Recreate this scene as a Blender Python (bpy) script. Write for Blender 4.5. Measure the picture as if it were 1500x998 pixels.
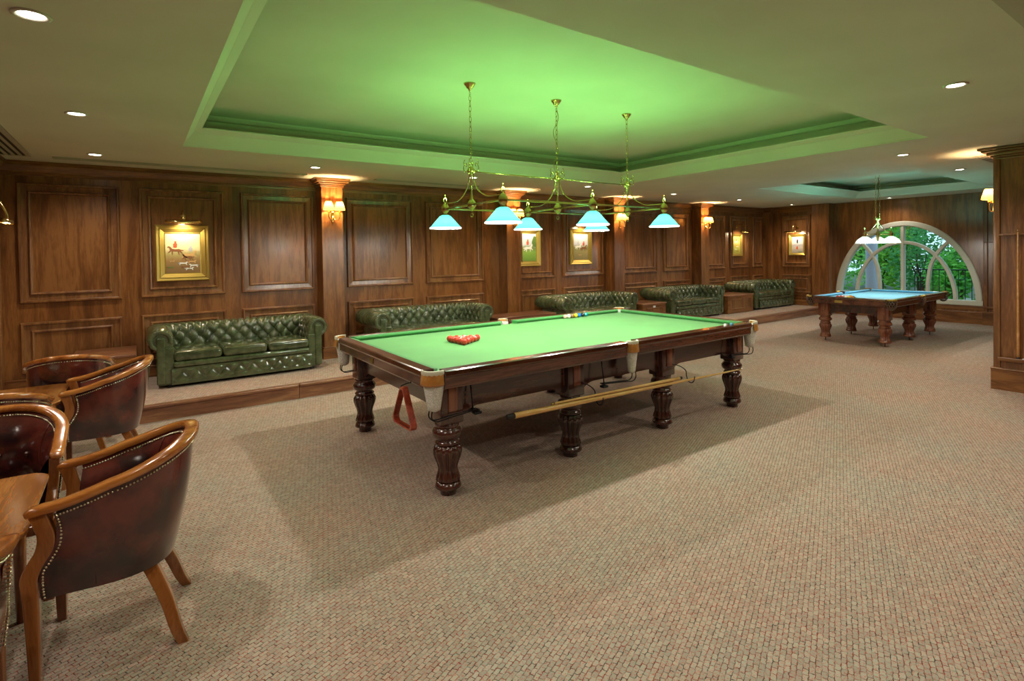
import bpy, math, random
from mathutils import Vector, Matrix
PI = math.pi
C = bpy.context.scene.collection
SC = bpy.context.scene
for o in list(bpy.data.objects): bpy.data.objects.remove(o)
random.seed(7)

# ---------------------------------------------------------------- camera
YAW, PITCH, ROLL = 0.9444, -0.0165, -0.0155
def make_camera():
    cy, sy = math.cos(YAW), math.sin(YAW)
    f = Vector((cy, sy, 0)); r = Vector((sy, -cy, 0)); u = Vector((0, 0, 1))
    c, s = math.cos(PITCH), math.sin(PITCH); f2 = f*c+u*s; u2 = u*c-f*s
    c, s = math.cos(ROLL), math.sin(ROLL); r3 = r*c+u2*s; u3 = u2*c-r*s
    cam = bpy.data.cameras.new('camera'); o = bpy.data.objects.new('camera', cam); C.objects.link(o)
    m = Matrix((r3, u3, -f2)).transposed().to_4x4(); m.translation = Vector((-1.531, -3.218, 1.6865))
    o.matrix_world = m
    cam.sensor_fit = 'HORIZONTAL'; cam.sensor_width = 36.0
    cam.lens = 789.9/1500*36
    cam.shift_x = (750-770.6)/1500; cam.shift_y = (383-499)/1500
    cam.clip_start = 0.05; cam.clip_end = 200
    SC.camera = o
make_camera()

# ---------------------------------------------------------------- world, exposure
SC.view_settings.view_transform = 'Standard'; SC.view_settings.look = 'None'
SC.view_settings.gamma = 1.0; SC.view_settings.use_curve_mapping = False
SC.view_settings.exposure = 0.45
w = bpy.data.worlds.new('world'); SC.world = w; w.use_nodes = True
wn = w.node_tree.nodes; wn.clear()
wo = wn.new('ShaderNodeOutputWorld'); wb = wn.new('ShaderNodeBackground')
wb.inputs['Color'].default_value = (0.50, 0.80, .95, 1); wb.inputs['Strength'].default_value = 1.1
w.node_tree.links.new(wb.outputs[0], wo.inputs[0])

DOWN_W, SCONCE_W, SHADE_W, GREEN_W, PIC_W = 47.0, 18.0, 40.0, 14.0, 7.0

def light(kind, name, loc, power, color=(1, .85, .62), radius=.03, target=None, angle=2.4, blend=.8, parent=None, size=None):
    l = bpy.data.lights.new(name, kind); l.energy = power; l.color = color
    if kind in ('POINT', 'SPOT'): l.shadow_soft_size = radius
    if kind == 'SPOT': l.spot_size = angle; l.spot_blend = blend
    if kind == 'AREA': l.shape = 'RECTANGLE'; l.size, l.size_y = size
    o = bpy.data.objects.new(name, l); C.objects.link(o); o.location = loc
    if target is not None:
        o.rotation_euler = (Vector(target)-Vector(loc)).to_track_quat('-Z', 'Y').to_euler()
    if parent: o.parent = parent
    return o

# ---------------------------------------------------------------- materials
class NT:
    def __init__(s, name):
        s.m = bpy.data.materials.new(name); s.m.use_nodes = True; s.t = s.m.node_tree
        s.b = s.t.nodes['Principled BSDF']; s.out = s.t.nodes['Material Output']
    def n(s, typ, **kw):
        x = s.t.nodes.new(typ)
        for k, v in kw.items():
            if k in x.inputs: x.inputs[k].default_value = v
            else: setattr(x, k, v)
        return x
    def l(s, a, b): s.t.links.new(a, b)
    def ramp(s, fac, stops):
        r = s.t.nodes.new('ShaderNodeValToRGB'); e = r.color_ramp.elements
        while len(e) < len(stops): e.new(.5)
        for q, (p, c) in zip(e, stops): q.position = p; q.color = tuple(c)+(1,) if len(c) == 3 else c
        s.l(fac, r.inputs[0]); return r.outputs[0]
def P(name, color, rough=.5, metal=0, coat=0, emit=None, es=0, spec=None):
    t = NT(name); b = t.b
    b.inputs['Base Color'].default_value = tuple(color)+(1,); b.inputs['Roughness'].default_value = rough
    b.inputs['Metallic'].default_value = metal
    if coat: b.inputs['Coat Weight'].default_value = coat; b.inputs['Coat Roughness'].default_value = .12
    if emit: b.inputs['Emission Color'].default_value = tuple(emit)+(1,); b.inputs['Emission Strength'].default_value = es
    n = t.n('ShaderNodeTexNoise', Scale=18.0, Detail=3.0); tc = t.n('ShaderNodeTexCoord'); t.l(tc.outputs['Object'], n.inputs['Vector'])
    mx = t.n('ShaderNodeMapRange'); mx.inputs['To Min'].default_value = max(.02, rough-.05); mx.inputs['To Max'].default_value = min(1, rough+.08)
    t.l(n.outputs['Fac'], mx.inputs['Value']); t.l(mx.outputs['Result'], b.inputs['Roughness'])
    return t.m
def wood(name, dark, mid, lite, axis='z', rough=.35, coat=.3, scale=1.0, bump=.12, tone=.35):
    t = NT(name); b = t.b
    tc = t.n('ShaderNodeTexCoord'); mp = t.n('ShaderNodeMapping')
    sc = {'z': (5, 5, .55), 'x': (.55, 5, 5), 'y': (5, .55, 5)}[axis]
    mp.inputs['Scale'].default_value = tuple(q*scale for q in sc)
    oi = t.n('ShaderNodeObjectInfo'); ad = t.n('ShaderNodeVectorMath', operation='ADD')
    ml = t.n('ShaderNodeMath', operation='MULTIPLY'); ml.inputs[1].default_value = 37.0
    t.l(oi.outputs['Random'], ml.inputs[0]); t.l(tc.outputs['Object'], ad.inputs[0]); t.l(ml.outputs[0], ad.inputs[1])
    t.l(ad.outputs[0], mp.inputs['Vector'])
    n1 = t.n('ShaderNodeTexNoise', Scale=1.6, Detail=5.0, Roughness=.6, Distortion=1.2); t.l(mp.outputs[0], n1.inputs['Vector'])
    n2 = t.n('ShaderNodeTexNoise', Scale=14.0, Detail=4.0, Roughness=.7); t.l(mp.outputs[0], n2.inputs['Vector'])
    n3 = t.n('ShaderNodeTexNoise', Scale=.45, Detail=2.0); t.l(mp.outputs[0], n3.inputs['Vector'])
    m1 = t.n('ShaderNodeMath', operation='MULTIPLY_ADD'); m1.inputs[1].default_value = .45
    t.l(n2.outputs['Fac'], m1.inputs[0]); t.l(n1.outputs['Fac'], m1.inputs[2])
    m2 = t.n('ShaderNodeMath', operation='MULTIPLY_ADD'); m2.inputs[1].default_value = tone
    t.l(n3.outputs['Fac'], m2.inputs[0]); t.l(m1.outputs[0], m2.inputs[2])
    col = t.ramp(m2.outputs[0], [(.62, dark), (.86, mid), (1.0, lite)])
    t.l(col, b.inputs['Base Color'])
    b.inputs['Roughness'].default_value = rough
    b.inputs['Coat Weight'].default_value = coat; b.inputs['Coat Roughness'].default_value = .2
    bp = t.n('ShaderNodeBump', Strength=bump, Distance=.004); t.l(n2.outputs['Fac'], bp.inputs['Height']); t.l(bp.outputs[0], b.inputs['Normal'])
    return t.m
def leather(name, c0, c1, rough=.3, sc=9.0):
    t = NT(name); b = t.b; tc = t.n('ShaderNodeTexCoord')
    n = t.n('ShaderNodeTexNoise', Scale=sc, Detail=4.0, Roughness=.6); t.l(tc.outputs['Object'], n.inputs['Vector'])
    t.l(t.ramp(n.outputs['Fac'], [(.38, c0), (.62, c1)]), b.inputs['Base Color'])
    b.inputs['Roughness'].default_value = rough; b.inputs['Coat Weight'].default_value = .9; b.inputs['Coat Roughness'].default_value = .13
    v = t.n('ShaderNodeTexVoronoi', Scale=260.0); t.l(tc.outputs['Object'], v.inputs['Vector'])
    bp = t.n('ShaderNodeBump', Strength=.15, Distance=.001); t.l(v.outputs['Distance'], bp.inputs['Height']); t.l(bp.outputs[0], b.inputs['Normal'])
    return t.m
def carpet():
    t = NT('woven_carpet'); b = t.b; g = t.n('ShaderNodeNewGeometry')
    mp = t.n('ShaderNodeMapping'); mp.inputs['Rotation'].default_value = (0, 0, math.radians(-24)); t.l(g.outputs['Position'], mp.inputs['Vector'])
    br = t.n('ShaderNodeTexBrick', offset=.5, squash=1.0)
    br.inputs['Scale'].default_value = 1.0; br.inputs['Brick Width'].default_value = .036; br.inputs['Row Height'].default_value = .022
    br.inputs['Mortar Size'].default_value = .0024; br.inputs['Mortar Smooth'].default_value = .6; br.inputs['Bias'].default_value = .1
    br.inputs['Color1'].default_value = (.53, .458, .405, 1); br.inputs['Color2'].default_value = (.42, .355, .315, 1); br.inputs['Mortar'].default_value = (.47, .40, .355, 1)
    nd = t.n('ShaderNodeTexNoise', Scale=60.0, Detail=2.0); t.l(g.outputs['Position'], nd.inputs['Vector'])
    sb = t.n('ShaderNodeVectorMath', operation='SCALE'); sb.inputs['Scale'].default_value = .013
    t.l(nd.outputs['Color'], sb.inputs[0]); ad = t.n('ShaderNodeVectorMath', operation='ADD'); t.l(mp.outputs[0], ad.inputs[0]); t.l(sb.outputs[0], ad.inputs[1])
    t.l(ad.outputs[0], br.inputs['Vector'])
    n = t.n('ShaderNodeTexNoise', Scale=95.0, Detail=2.0, Roughness=.8); t.l(g.outputs['Position'], n.inputs['Vector'])
    red = t.ramp(n.outputs['Fac'], [(.0, (.5, .6, .95)), (.36, (.72, .95, .8)), (.5, (1, .98, .93)), (.62, (1.0, .55, .42)), (.75, (.95, .3, .25))])
    mx = t.n('ShaderNodeMix', data_type='RGBA', blend_type='MULTIPLY'); mx.inputs[0].default_value = .85
    nb = t.n('ShaderNodeTexNoise', Scale=34.0, Detail=2.0); t.l(g.outputs['Position'], nb.inputs['Vector'])
    brk = t.ramp(nb.outputs['Fac'], [(.36, (.25, .25, .25)), (.56, (1, 1, 1))]); mm = t.n('ShaderNodeMath', operation='MULTIPLY'); t.l(brk, mm.inputs[0]); t.l(br.outputs['Fac'], mm.inputs[1])
    nc = t.n('ShaderNodeTexNoise', Scale=21.0, Detail=2.0); t.l(g.outputs['Position'], nc.inputs['Vector'])
    dk = t.ramp(nc.outputs['Fac'], [(.4, (.085, .07, .065)), (.6, (.30, .075, .055))])
    mb = t.n('ShaderNodeMix', data_type='RGBA'); t.l(mm.outputs[0], mb.inputs[0]); t.l(br.outputs['Color'], mb.inputs[6]); t.l(dk, mb.inputs[7])
    t.l(mb.outputs[2], mx.inputs[6]); t.l(red, mx.inputs[7])
    n2 = t.n('ShaderNodeTexNoise', Scale=1.6, Detail=3.0); t.l(g.outputs['Position'], n2.inputs['Vector'])
    pa = t.ramp(n2.outputs['Fac'], [(.35, (.93, .99, .97)), (.5, (1, .97, .94)), (.65, (1.03, .93, .88))])
    m2 = t.n('ShaderNodeMix', data_type='RGBA', blend_type='MULTIPLY'); m2.inputs[0].default_value = .8
    t.l(mx.outputs[2], m2.inputs[6]); t.l(pa, m2.inputs[7]); t.l(m2.outputs[2], b.inputs['Base Color'])
    b.inputs['Roughness'].default_value = .95; b.inputs['Specular IOR Level'].default_value = .1
    bp = t.n('ShaderNodeBump', Strength=.5, Distance=.004); t.l(br.outputs['Fac'], bp.inputs['Height']); bp.invert = True; t.l(bp.outputs[0], b.inputs['Normal'])
    return t.m
def cloth_mat(name, c):
    t = NT(name); b = t.b; tc = t.n('ShaderNodeTexCoord')
    n = t.n('ShaderNodeTexNoise', Scale=2.5, Detail=4.0); t.l(tc.outputs['Object'], n.inputs['Vector'])
    t.l(t.ramp(n.outputs['Fac'], [(.3, tuple(q*.88 for q in c)), (.7, tuple(min(1, q*1.08) for q in c))]), b.inputs['Base Color'])
    b.inputs['Roughness'].default_value = .85; b.inputs['Sheen Weight'].default_value = .2
    return t.m
def glass_mat():
    t = NT('window_glass'); g = t.n('ShaderNodeBsdfGlossy', Roughness=.02); tr = t.n('ShaderNodeBsdfTransparent'); fr = t.n('ShaderNodeFresnel', IOR=1.5)
    mx = t.n('ShaderNodeMixShader'); t.l(fr.outputs[0], mx.inputs[0]); t.l(tr.outputs[0], mx.inputs[1]); t.l(g.outputs[0], mx.inputs[2]); t.l(mx.outputs[0], t.out.inputs[0])
    return t.m
def shade_mat(name, col, trans, es=0.0, em=(1, 1, 1), ribs=0):
    t = NT(name); d = t.n('ShaderNodeBsdfPrincipled'); d.inputs['Base Color'].default_value = tuple(col)+(1,); d.inputs['Roughness'].default_value = .2
    tl = t.n('ShaderNodeBsdfTranslucent'); tl.inputs['Color'].default_value = tuple(trans)+(1,)
    n = t.n('ShaderNodeTexNoise', Scale=5.0); tc = t.n('ShaderNodeTexCoord'); t.l(tc.outputs['Object'], n.inputs['Vector'])
    mr = t.n('ShaderNodeMapRange'); mr.inputs['To Min'].default_value = .55; mr.inputs['To Max'].default_value = .75; t.l(n.outputs['Fac'], mr.inputs['Value'])
    mx = t.n('ShaderNodeMixShader'); t.l(mr.outputs['Result'], mx.inputs[0]); t.l(d.outputs[0], mx.inputs[1]); t.l(tl.outputs[0], mx.inputs[2])
    e = t.n('ShaderNodeEmission'); e.inputs['Color'].default_value = tuple(em)+(1,); e.inputs['Strength'].default_value = es
    a = t.n('ShaderNodeAddShader'); t.l(mx.outputs[0], a.inputs[0]); t.l(e.outputs[0], a.inputs[1]); t.l(a.outputs[0], t.out.inputs[0])
    return t.m
def net_mat(name, c):
    t = NT(name); b = t.b; tc = t.n('ShaderNodeTexCoord'); v = t.n('ShaderNodeTexVoronoi', Scale=90.0); t.l(tc.outputs['Object'], v.inputs['Vector'])
    t.l(t.ramp(v.outputs['Distance'], [(.1, c), (.6, tuple(q*.7 for q in c))]), b.inputs['Base Color']); b.inputs['Roughness'].default_value = .9
    bp = t.n('ShaderNodeBump', Strength=.6, Distance=.004); t.l(v.outputs['Distance'], bp.inputs['Height']); t.l(bp.outputs[0], b.inputs['Normal'])
    return t.m
def paint_mat():
    t = NT('ceiling_paint'); b = t.b; g = t.n('ShaderNodeNewGeometry'); n = t.n('ShaderNodeTexNoise', Scale=1.2, Detail=3.0); t.l(g.outputs['Position'], n.inputs['Vector'])
    t.l(t.ramp(n.outputs['Fac'], [(.3, (.60, .58, .46)), (.7, (.67, .645, .52))]), b.inputs['Base Color']); b.inputs['Roughness'].default_value = .8
    return t.m
def canvas_mat(name, sky, far, near):
    t = NT(name); b = t.b; tc = t.n('ShaderNodeTexCoord'); sp = t.n('ShaderNodeSeparateXYZ'); t.l(tc.outputs['Generated'], sp.inputs[0])
    n = t.n('ShaderNodeTexNoise', Scale=9.0, Detail=5.0, Roughness=.7); t.l(tc.outputs['Generated'], n.inputs['Vector'])
    m = t.n('ShaderNodeMath', operation='MULTIPLY_ADD'); m.inputs[1].default_value = .22; t.l(n.outputs['Fac'], m.inputs[0]); t.l(sp.outputs['Z'], m.inputs[2])
    t.l(t.ramp(m.outputs[0], [(.12, near), (.42, tuple(q*1.5 for q in near)), (.58, far), (.72, sky), (1, sky)]), b.inputs['Base Color']); b.inputs['Roughness'].default_value = .45
    return t.m
def leaf_mat(name, c0, c1):
    t = NT(name); oi = t.n('ShaderNodeNewGeometry'); 
    n = t.n('ShaderNodeTexNoise', Scale=3.0, Detail=3.0); t.l(oi.outputs['Position'], n.inputs['Vector'])
    c = t.ramp(n.outputs['Fac'], [(.3, c0), (.7, c1)]); t.l(c, t.b.inputs['Base Color']); t.b.inputs['Roughness'].default_value = .5
    tl = t.n('ShaderNodeBsdfTranslucent'); t.l(c, tl.inputs['Color']); mx = t.n('ShaderNodeMixShader'); mx.inputs[0].default_value = .4
    t.l(t.b.outputs[0], mx.inputs[1]); t.l(tl.outputs[0], mx.inputs[2]); t.l(mx.outputs[0], t.out.inputs[0])
    return t.m

WD = ((.075, .024, .005), (.170, .058, .0125), (.260, .102, .026))
M = dict(
    wallwood=wood('walnut_wall_wood', *WD, 'z', .33, .45),
    fieldwood=wood('walnut_field_wood', (.088, .030, .007), (.178, .065, .016), (.27, .112, .032), 'z', .33, .45),
    trimx=wood('walnut_trim_wood', *WD, 'x', .33, .35), trimy=wood('walnut_trim_wood_across', *WD, 'y', .33, .35),
    mould=wood('walnut_moulding', (.08, .028, .008), (.18, .07, .022), (.27, .12, .04), 'z', .3, .4),
    redwood=wood('platform_mahogany', (.085, .026, .012), (.20, .075, .035), (.30, .13, .06), 'x', .3, .4),
    mahog=wood('table_mahogany', (.014, .004, .003), (.042, .010, .007), (.08, .022, .012), 'x', .18, .8, tone=.3),
    mahogz=wood('leg_mahogany', (.014, .004, .003), (.042, .010, .007), (.08, .022, .012), 'z', .16, .9, tone=.3),
    mahog_red=wood('leg_red_mahogany', (.07, .016, .008), (.16, .042, .018), (.24, .08, .035), 'z', .2, .7),
    railtop=wood('rail_mahogany', (.028, .008, .005), (.085, .024, .012), (.15, .05, .024), 'x', .15, .9),
    chairwood=wood('chair_wood', (.18, .048, .007), (.38, .118, .018), (.50, .185, .034), 'y', .14, .9, bump=.05),
    chairleg=wood('chair_leg_wood', (.13, .036, .007), (.25, .078, .015), (.35, .125, .03), 'z', .2, .8, bump=.05),
    tabletop=wood('tea_table_wood', (.20, .062, .010), (.38, .135, .026), (.50, .21, .05), 'y', .14, .9, bump=.05),
    cuewood=wood('cue_wood', (.5, .27, .07), (.68, .40, .12), (.78, .5, .18), 'x', .25, .5, bump=.02),
    cuewoodz=wood('cue_wood_upright', (.42, .2, .06), (.55, .27, .09), (.68, .36, .14), 'z', .25, .5, bump=.02),
    green=leather('green_leather', (.042, .058, .022), (.092, .114, .050), .18),
    red=leather('oxblood_leather', (.017, .006, .008), (.125, .022, .014), .17, 4.0),
    carpet=carpet(), paint=paint_mat(),
    brass=P('brass', (.62, .45, .16), .22, 1), oldbrass=P('old_brass', (.45, .33, .12), .35, 1), chrome=P('steel', (.55, .55, .55), .2, 1), iron=P('black_iron', (.02, .02, .022), .45, .6),
    gold=P('gilt_frame', (.50, .36, .09), .38, .75), nail=P('nail_brass', (.75, .68, .5), .25, 1),
    baize=cloth_mat('green_baize', (.085, .31, .068)), baize_c=cloth_mat('green_cushion_baize', (.03, .22, .035)),
    blue=cloth_mat('blue_baize', (.07, .27, .38)), blue_c=cloth_mat('blue_cushion_baize', (.05, .27, .45)),
    tan=leather('tan_pocket_leather', (.50, .20, .035), (.70, .33, .08), .4), net=net_mat('white_pocket_net', (.95, .94, .86)),
    brownpocket=leather('brown_pocket_leather', (.06, .03, .018), (.2, .12, .07), .35),
    cream=P('cream_leather', (.72, .68, .52), .5), white=P('white_window_paint', (.62, .60, .50), .5), plainwhite=P('white_plastic', (.8, .8, .8), .4),
    glass=glass_mat(), black=P('black_rubber', (.015, .013, .012), .6),
    shade1=shade_mat('green_glass_shade', (.06, .36, .24), (.008, .046, .036), .30, (.10, 1, .68)),
    shade1in=shade_mat('white_glass_lining', (.9, .95, .95), (.2, .22, .22), 1.2, (.8, .97, 1)),
    shade2=shade_mat('white_glass_shade', (.8, .9, .85), (.03, .04, .038), .40, (.7, 1, .85)),
    sconce=shade_mat('pleated_amber_shade', (.75, .42, .13), (.22, .10, .025), .7, (1, .36, .06)),
    lens=P('downlight_lens', (1, 1, 1), .3, emit=(1, .93, .78), es=14.0), bulb=P('lamp_bulb', (1, 1, 1), .3, emit=(1, .85, .6), es=9.0),
    dark=P('dark_slot', (.03, .028, .022), .8), slat=P('slat_paint', (.42, .38, .29), .6),
    stone=P('pale_column_stucco', (.42, .44, .5), .8), rail_iron=P('garden_railing_iron', (.02, .03, .035), .5, .4),
    grass=leaf_mat('garden_grass', (.03, .1, .02), (.07, .22, .04)), path=P('garden_path', (.5, .48, .42), .8),
    leafa=leaf_mat('bright_leaves', (.06, .34, .03), (.22, .70, .08)), leafb=leaf_mat('deep_leaves', (.03, .20, .04), (.10, .45, .09)), leafc=leaf_mat('lime_leaves', (.18, .5, .04), (.42, .8, .12)),
    bark=P('bark', (.09, .06, .04), .9),
)

# ---------------------------------------------------------------- mesh helpers
class MB:
    def __init__(s): s.v = []; s.f = []; s.sm = []
    def add(s, vs, fs, smooth=False):
        o = len(s.v); s.v += [tuple(q) for q in vs]; s.f += [tuple(i+o for i in f) for f in fs]; s.sm += [smooth]*len(fs)
    def box(s, x0, x1, y0, y1, z0, z1):
        s.add([(x0, y0, z0), (x1, y0, z0), (x1, y1, z0), (x0, y1, z0), (x0, y0, z1), (x1, y0, z1), (x1, y1, z1), (x0, y1, z1)],
              [(0, 3, 2, 1), (4, 5, 6, 7), (0, 1, 5, 4), (1, 2, 6, 5), (2, 3, 7, 6), (3, 0, 4, 7)]); return s
    def rbox(s, x0, x1, y0, y1, z0, z1, r, crown=0.0, k=3):
        hx, hy, hz = (x1-x0)/2, (y1-y0)/2, (z1-z0)/2; cx, cy, cz = (x0+x1)/2, (y0+y1)/2, (z0+z1)/2
        r = min(r, hx*.999, hy*.999, hz*.999)
        def ax(h):
            e = [h-r+r*math.tan(PI/4*i/k) for i in range(k+1)]
            return [-q for q in reversed(e)]+([0.0] if h-r > 1e-6 else [])+e
        A = (ax(hx), ax(hy), ax(hz)); H = (hx, hy, hz)
        for d in range(3):
            a, b = (d+1) % 3, (d+2) % 3
            for sg in (-1, 1):
                vs = []
                for p in A[a]:
                    for q in A[b]:
                        c = [0, 0, 0]; c[d] = sg*H[d]; c[a] = p; c[b] = q
                        i = [max(-(H[j]-r), min(H[j]-r, c[j])) for j in range(3)]
                        v = Vector([c[j]-i[j] for j in range(3)]); v = v.normalized()*r if v.length > 0 else v
                        o = [i[j]+v[j] for j in range(3)]
                        if crown and o[2] > 0: o[2] += crown*(1-(o[0]/hx)**2)*(1-(o[1]/hy)**2)
                        vs.append((o[0]+cx, o[1]+cy, o[2]+cz))
                nb = len(A[b]); fs = []
                for i in range(len(A[a])-1):
                    for j in range(nb-1):
                        f = (i*nb+j, (i+1)*nb+j, (i+1)*nb+j+1, i*nb+j+1); fs.append(f if sg > 0 else f[::-1])
                s.add(vs, fs, True)
        return s
    def lathe(s, prof, x=0, y=0, z=0, n=16, a0=0, a1=2*PI, flute=None, smooth=True, caps=True):
        full = abs(a1-a0-2*PI) < 1e-6; m = n if full else n+1; vs = []
        for r, h in prof:
            for i in range(m):
                a = a0+(a1-a0)*i/n; rr = r*(flute(a, h) if flute else 1)
                vs.append((x+rr*math.cos(a), y+rr*math.sin(a), z+h))
        fs = []
        for j in range(len(prof)-1):
            for i in range(n):
                k = (i+1) % m; fs.append((j*m+i, j*m+k, (j+1)*m+k, (j+1)*m+i))
        s.add(vs, fs, smooth)
        if full and caps:
            o = len(s.v)-len(vs)
            if prof[0][0] > 1e-4: s.f.append(tuple(o+i for i in reversed(range(m)))); s.sm.append(False)
            if prof[-1][0] > 1e-4: s.f.append(tuple(o+(len(prof)-1)*m+i for i in range(m))); s.sm.append(False)
        return s
    def tube(s, pts, r, n=8, closed=False, caps=True, flat=None):
        pts = [Vector(p) for p in pts]; N = len(pts); rs = r if isinstance(r, (list, tuple)) else [r]*N
        up = None; vs = []
        for i, p in enumerate(pts):
            a = pts[i-1] if (i or closed) else pts[i]; b = pts[(i+1) % N] if (i < N-1 or closed) else pts[i]
            t = (b-a).normalized()
            if up is None: up = t.orthogonal().normalized()
            up = (up-t*up.dot(t));
            up = up.normalized() if up.length > 1e-6 else t.orthogonal().normalized()
            sd = t.cross(up)
            if flat: 
                sd = Vector((0, 0, 1)).cross(t); sd = sd.normalized() if sd.length > 1e-4 else t.orthogonal(); u2 = t.cross(sd)
                for j in range(n):
                    q = 2*PI*j/n; c_, s_ = math.cos(q), math.sin(q)
                    e = .55; c_ = math.copysign(abs(c_)**e, c_); s_ = math.copysign(abs(s_)**e, s_)
                    vs.append(p+sd*c_*rs[i]*flat[0]+u2*s_*rs[i]*flat[1])
            else:
                for j in range(n):
                    q = 2*PI*j/n; vs.append(p+(up*math.cos(q)+sd*math.sin(q))*rs[i])
        fs = []
        for i in range(N if closed else N-1):
            k = (i+1) % N
            for j in range(n):
                l = (j+1) % n; fs.append((i*n+j, i*n+l, k*n+l, k*n+j))
        if caps and not closed: fs += [tuple(reversed(range(n))), tuple((N-1)*n+j for j in range(n))]
        s.add(vs, fs, n > 4); return s
    def sphere(s, x, y, z, r, n=12, m=8, sz=1.0):
        return s.lathe([(max(r*math.sin(PI*i/m), 1e-5), -r*sz*math.cos(PI*i/m)) for i in range(m+1)], x, y, z, n, caps=False)
    def prism(s, poly, a0, a1, axis='y'):
        n = len(poly)
        def mk(p, a): return {'y': (p[0], a, p[1]), 'x': (a, p[0], p[1]), 'z': (p[0], p[1], a)}[axis]
        vs = [mk(p, a0) for p in poly]+[mk(p, a1) for p in poly]
        fs = [tuple(range(n)), tuple(reversed(range(n, 2*n)))]+[(i, i+n, (i+1) % n+n, (i+1) % n) for i in range(n)]
        s.add(vs, fs); return s
    def grid(s, rows, smooth=True, close=False):
        m = len(rows[0]); vs = [p for r in rows for p in r]; fs = []
        for i in range(len(rows)-1+(1 if close else 0)):
            k = (i+1) % len(rows)
            for j in range(m-1): fs.append((i*m+j, k*m+j, k*m+j+1, i*m+j+1))
        s.add(vs, fs, smooth); return s
    def rings(s, rects, fn, cap=True, first_cap=False):
        # nested rectangles (u0,u1,w0,w1,h) mapped by fn(u,w,h)
        vs = []
        for u0, u1, w0, w1, h in rects: vs += [fn(u0, w0, h), fn(u1, w0, h), fn(u1, w1, h), fn(u0, w1, h)]
        fs = []
        for i in range(len(rects)-1):
            for j in range(4): k = (j+1) % 4; fs.append((i*4+j, i*4+k, i*4+4+k, i*4+4+j))
        if cap: n = (len(rects)-1)*4; fs.append((n, n+1, n+2, n+3))
        s.add(vs, fs); return s
    def build(s, name, mat, parent=None, bevel=0, loc=None, weld=False, label=None):
        me = bpy.data.meshes.new(name); me.from_pydata(s.v, [], s.f); me.polygons.foreach_set('use_smooth', s.sm)
        me.materials.append(mat if not isinstance(mat, str) else M[mat])
        if weld or any(s.sm):
            import bmesh
            b = bmesh.new(); b.from_mesh(me); bmesh.ops.remove_doubles(b, verts=b.verts, dist=1e-5)
            bmesh.ops.recalc_face_normals(b, faces=b.faces); b.to_mesh(me); b.free()
        me.update()
        o = bpy.data.objects.new(name, me); C.objects.link(o)
        if parent: o.parent = parent
        if loc: o.location = loc
        if bevel:
            md = o.modifiers.new('bevel', 'BEVEL'); md.width = bevel; md.segments = 2; md.limit_method = 'ANGLE'; md.angle_limit = math.radians(40)
        if label: o['label'] = label
        return o
def tag(o, label=None, cat=None, group=None, kind=None):
    if label: o['label'] = label
    if cat: o['category'] = cat
    if group: o['group'] = group
    if kind: o['kind'] = kind
    return o
def empty(name, loc=(0, 0, 0), rz=0, label=None, cat=None, group=None):
    o = bpy.data.objects.new(name, None); C.objects.link(o); o.location = loc; o.rotation_euler = (0, 0, rz); o.empty_display_size = .1
    return tag(o, label, cat, group)
def ctree(o, parent=None):
    kids = list(o.children); c = o.copy(); C.objects.link(c)
    if parent: c.parent = parent
    for k in kids: ctree(k, c)
    return c
def place(proto, first, loc, rz, label):
    o = proto if first else ctree(proto)
    o.location = loc; o.rotation_euler = (0, 0, rz); o['label'] = label; return o
def catmull(pts, k=6):
    P_ = [Vector(p) for p in pts]; out = []
    for i in range(len(P_)-1):
        a = P_[max(i-1, 0)]; b = P_[i]; c = P_[i+1]; d = P_[min(i+2, len(P_)-1)]
        for j in range(k):
            t = j/k; out.append(.5*((2*b)+(c-a)*t+(2*a-5*b+4*c-d)*t*t+(3*b-a-3*c+d)*t**3))
    out.append(P_[-1]); return out

# ================================================================ ROOM
YW, ZC, ZP, YP = 5.19, 2.82, 0.17, 3.51
XC, XW = 12.85, 13.04
CX0, CX1, CY0, CY1 = -1.12, 5.18, -1.12, 3.27      # first coffer opening
DX0, DX1, DY0, DY1 = 8.02, 12.1, -.08, 2.47        # second coffer opening
def st(o): o['kind'] = 'structure'; return o
st(MB().box(-6, XW+.2, -6, YW+.2, -.1, 0).build('floor', 'carpet'))
# platform with nosing and riser boards
plat = st(MB().box(-2.78, XW, YP+.03, YW, 0, ZP-.004).build('platform', 'carpet'))
for i, (a, b) in enumerate([(-2.78, .0), (.004, 2.9), (2.904, 5.9), (5.904, 8.9), (8.904, XW)]):
    MB().box(a, b, YP+.008, YP+.03, 0, ZP-.03).build('riser_board', 'redwood', plat)
    MB().rbox(a, b, YP-.012, YP+.075, ZP-.03, ZP+.003, .012).build('nosing_board', 'redwood', plat)
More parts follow.
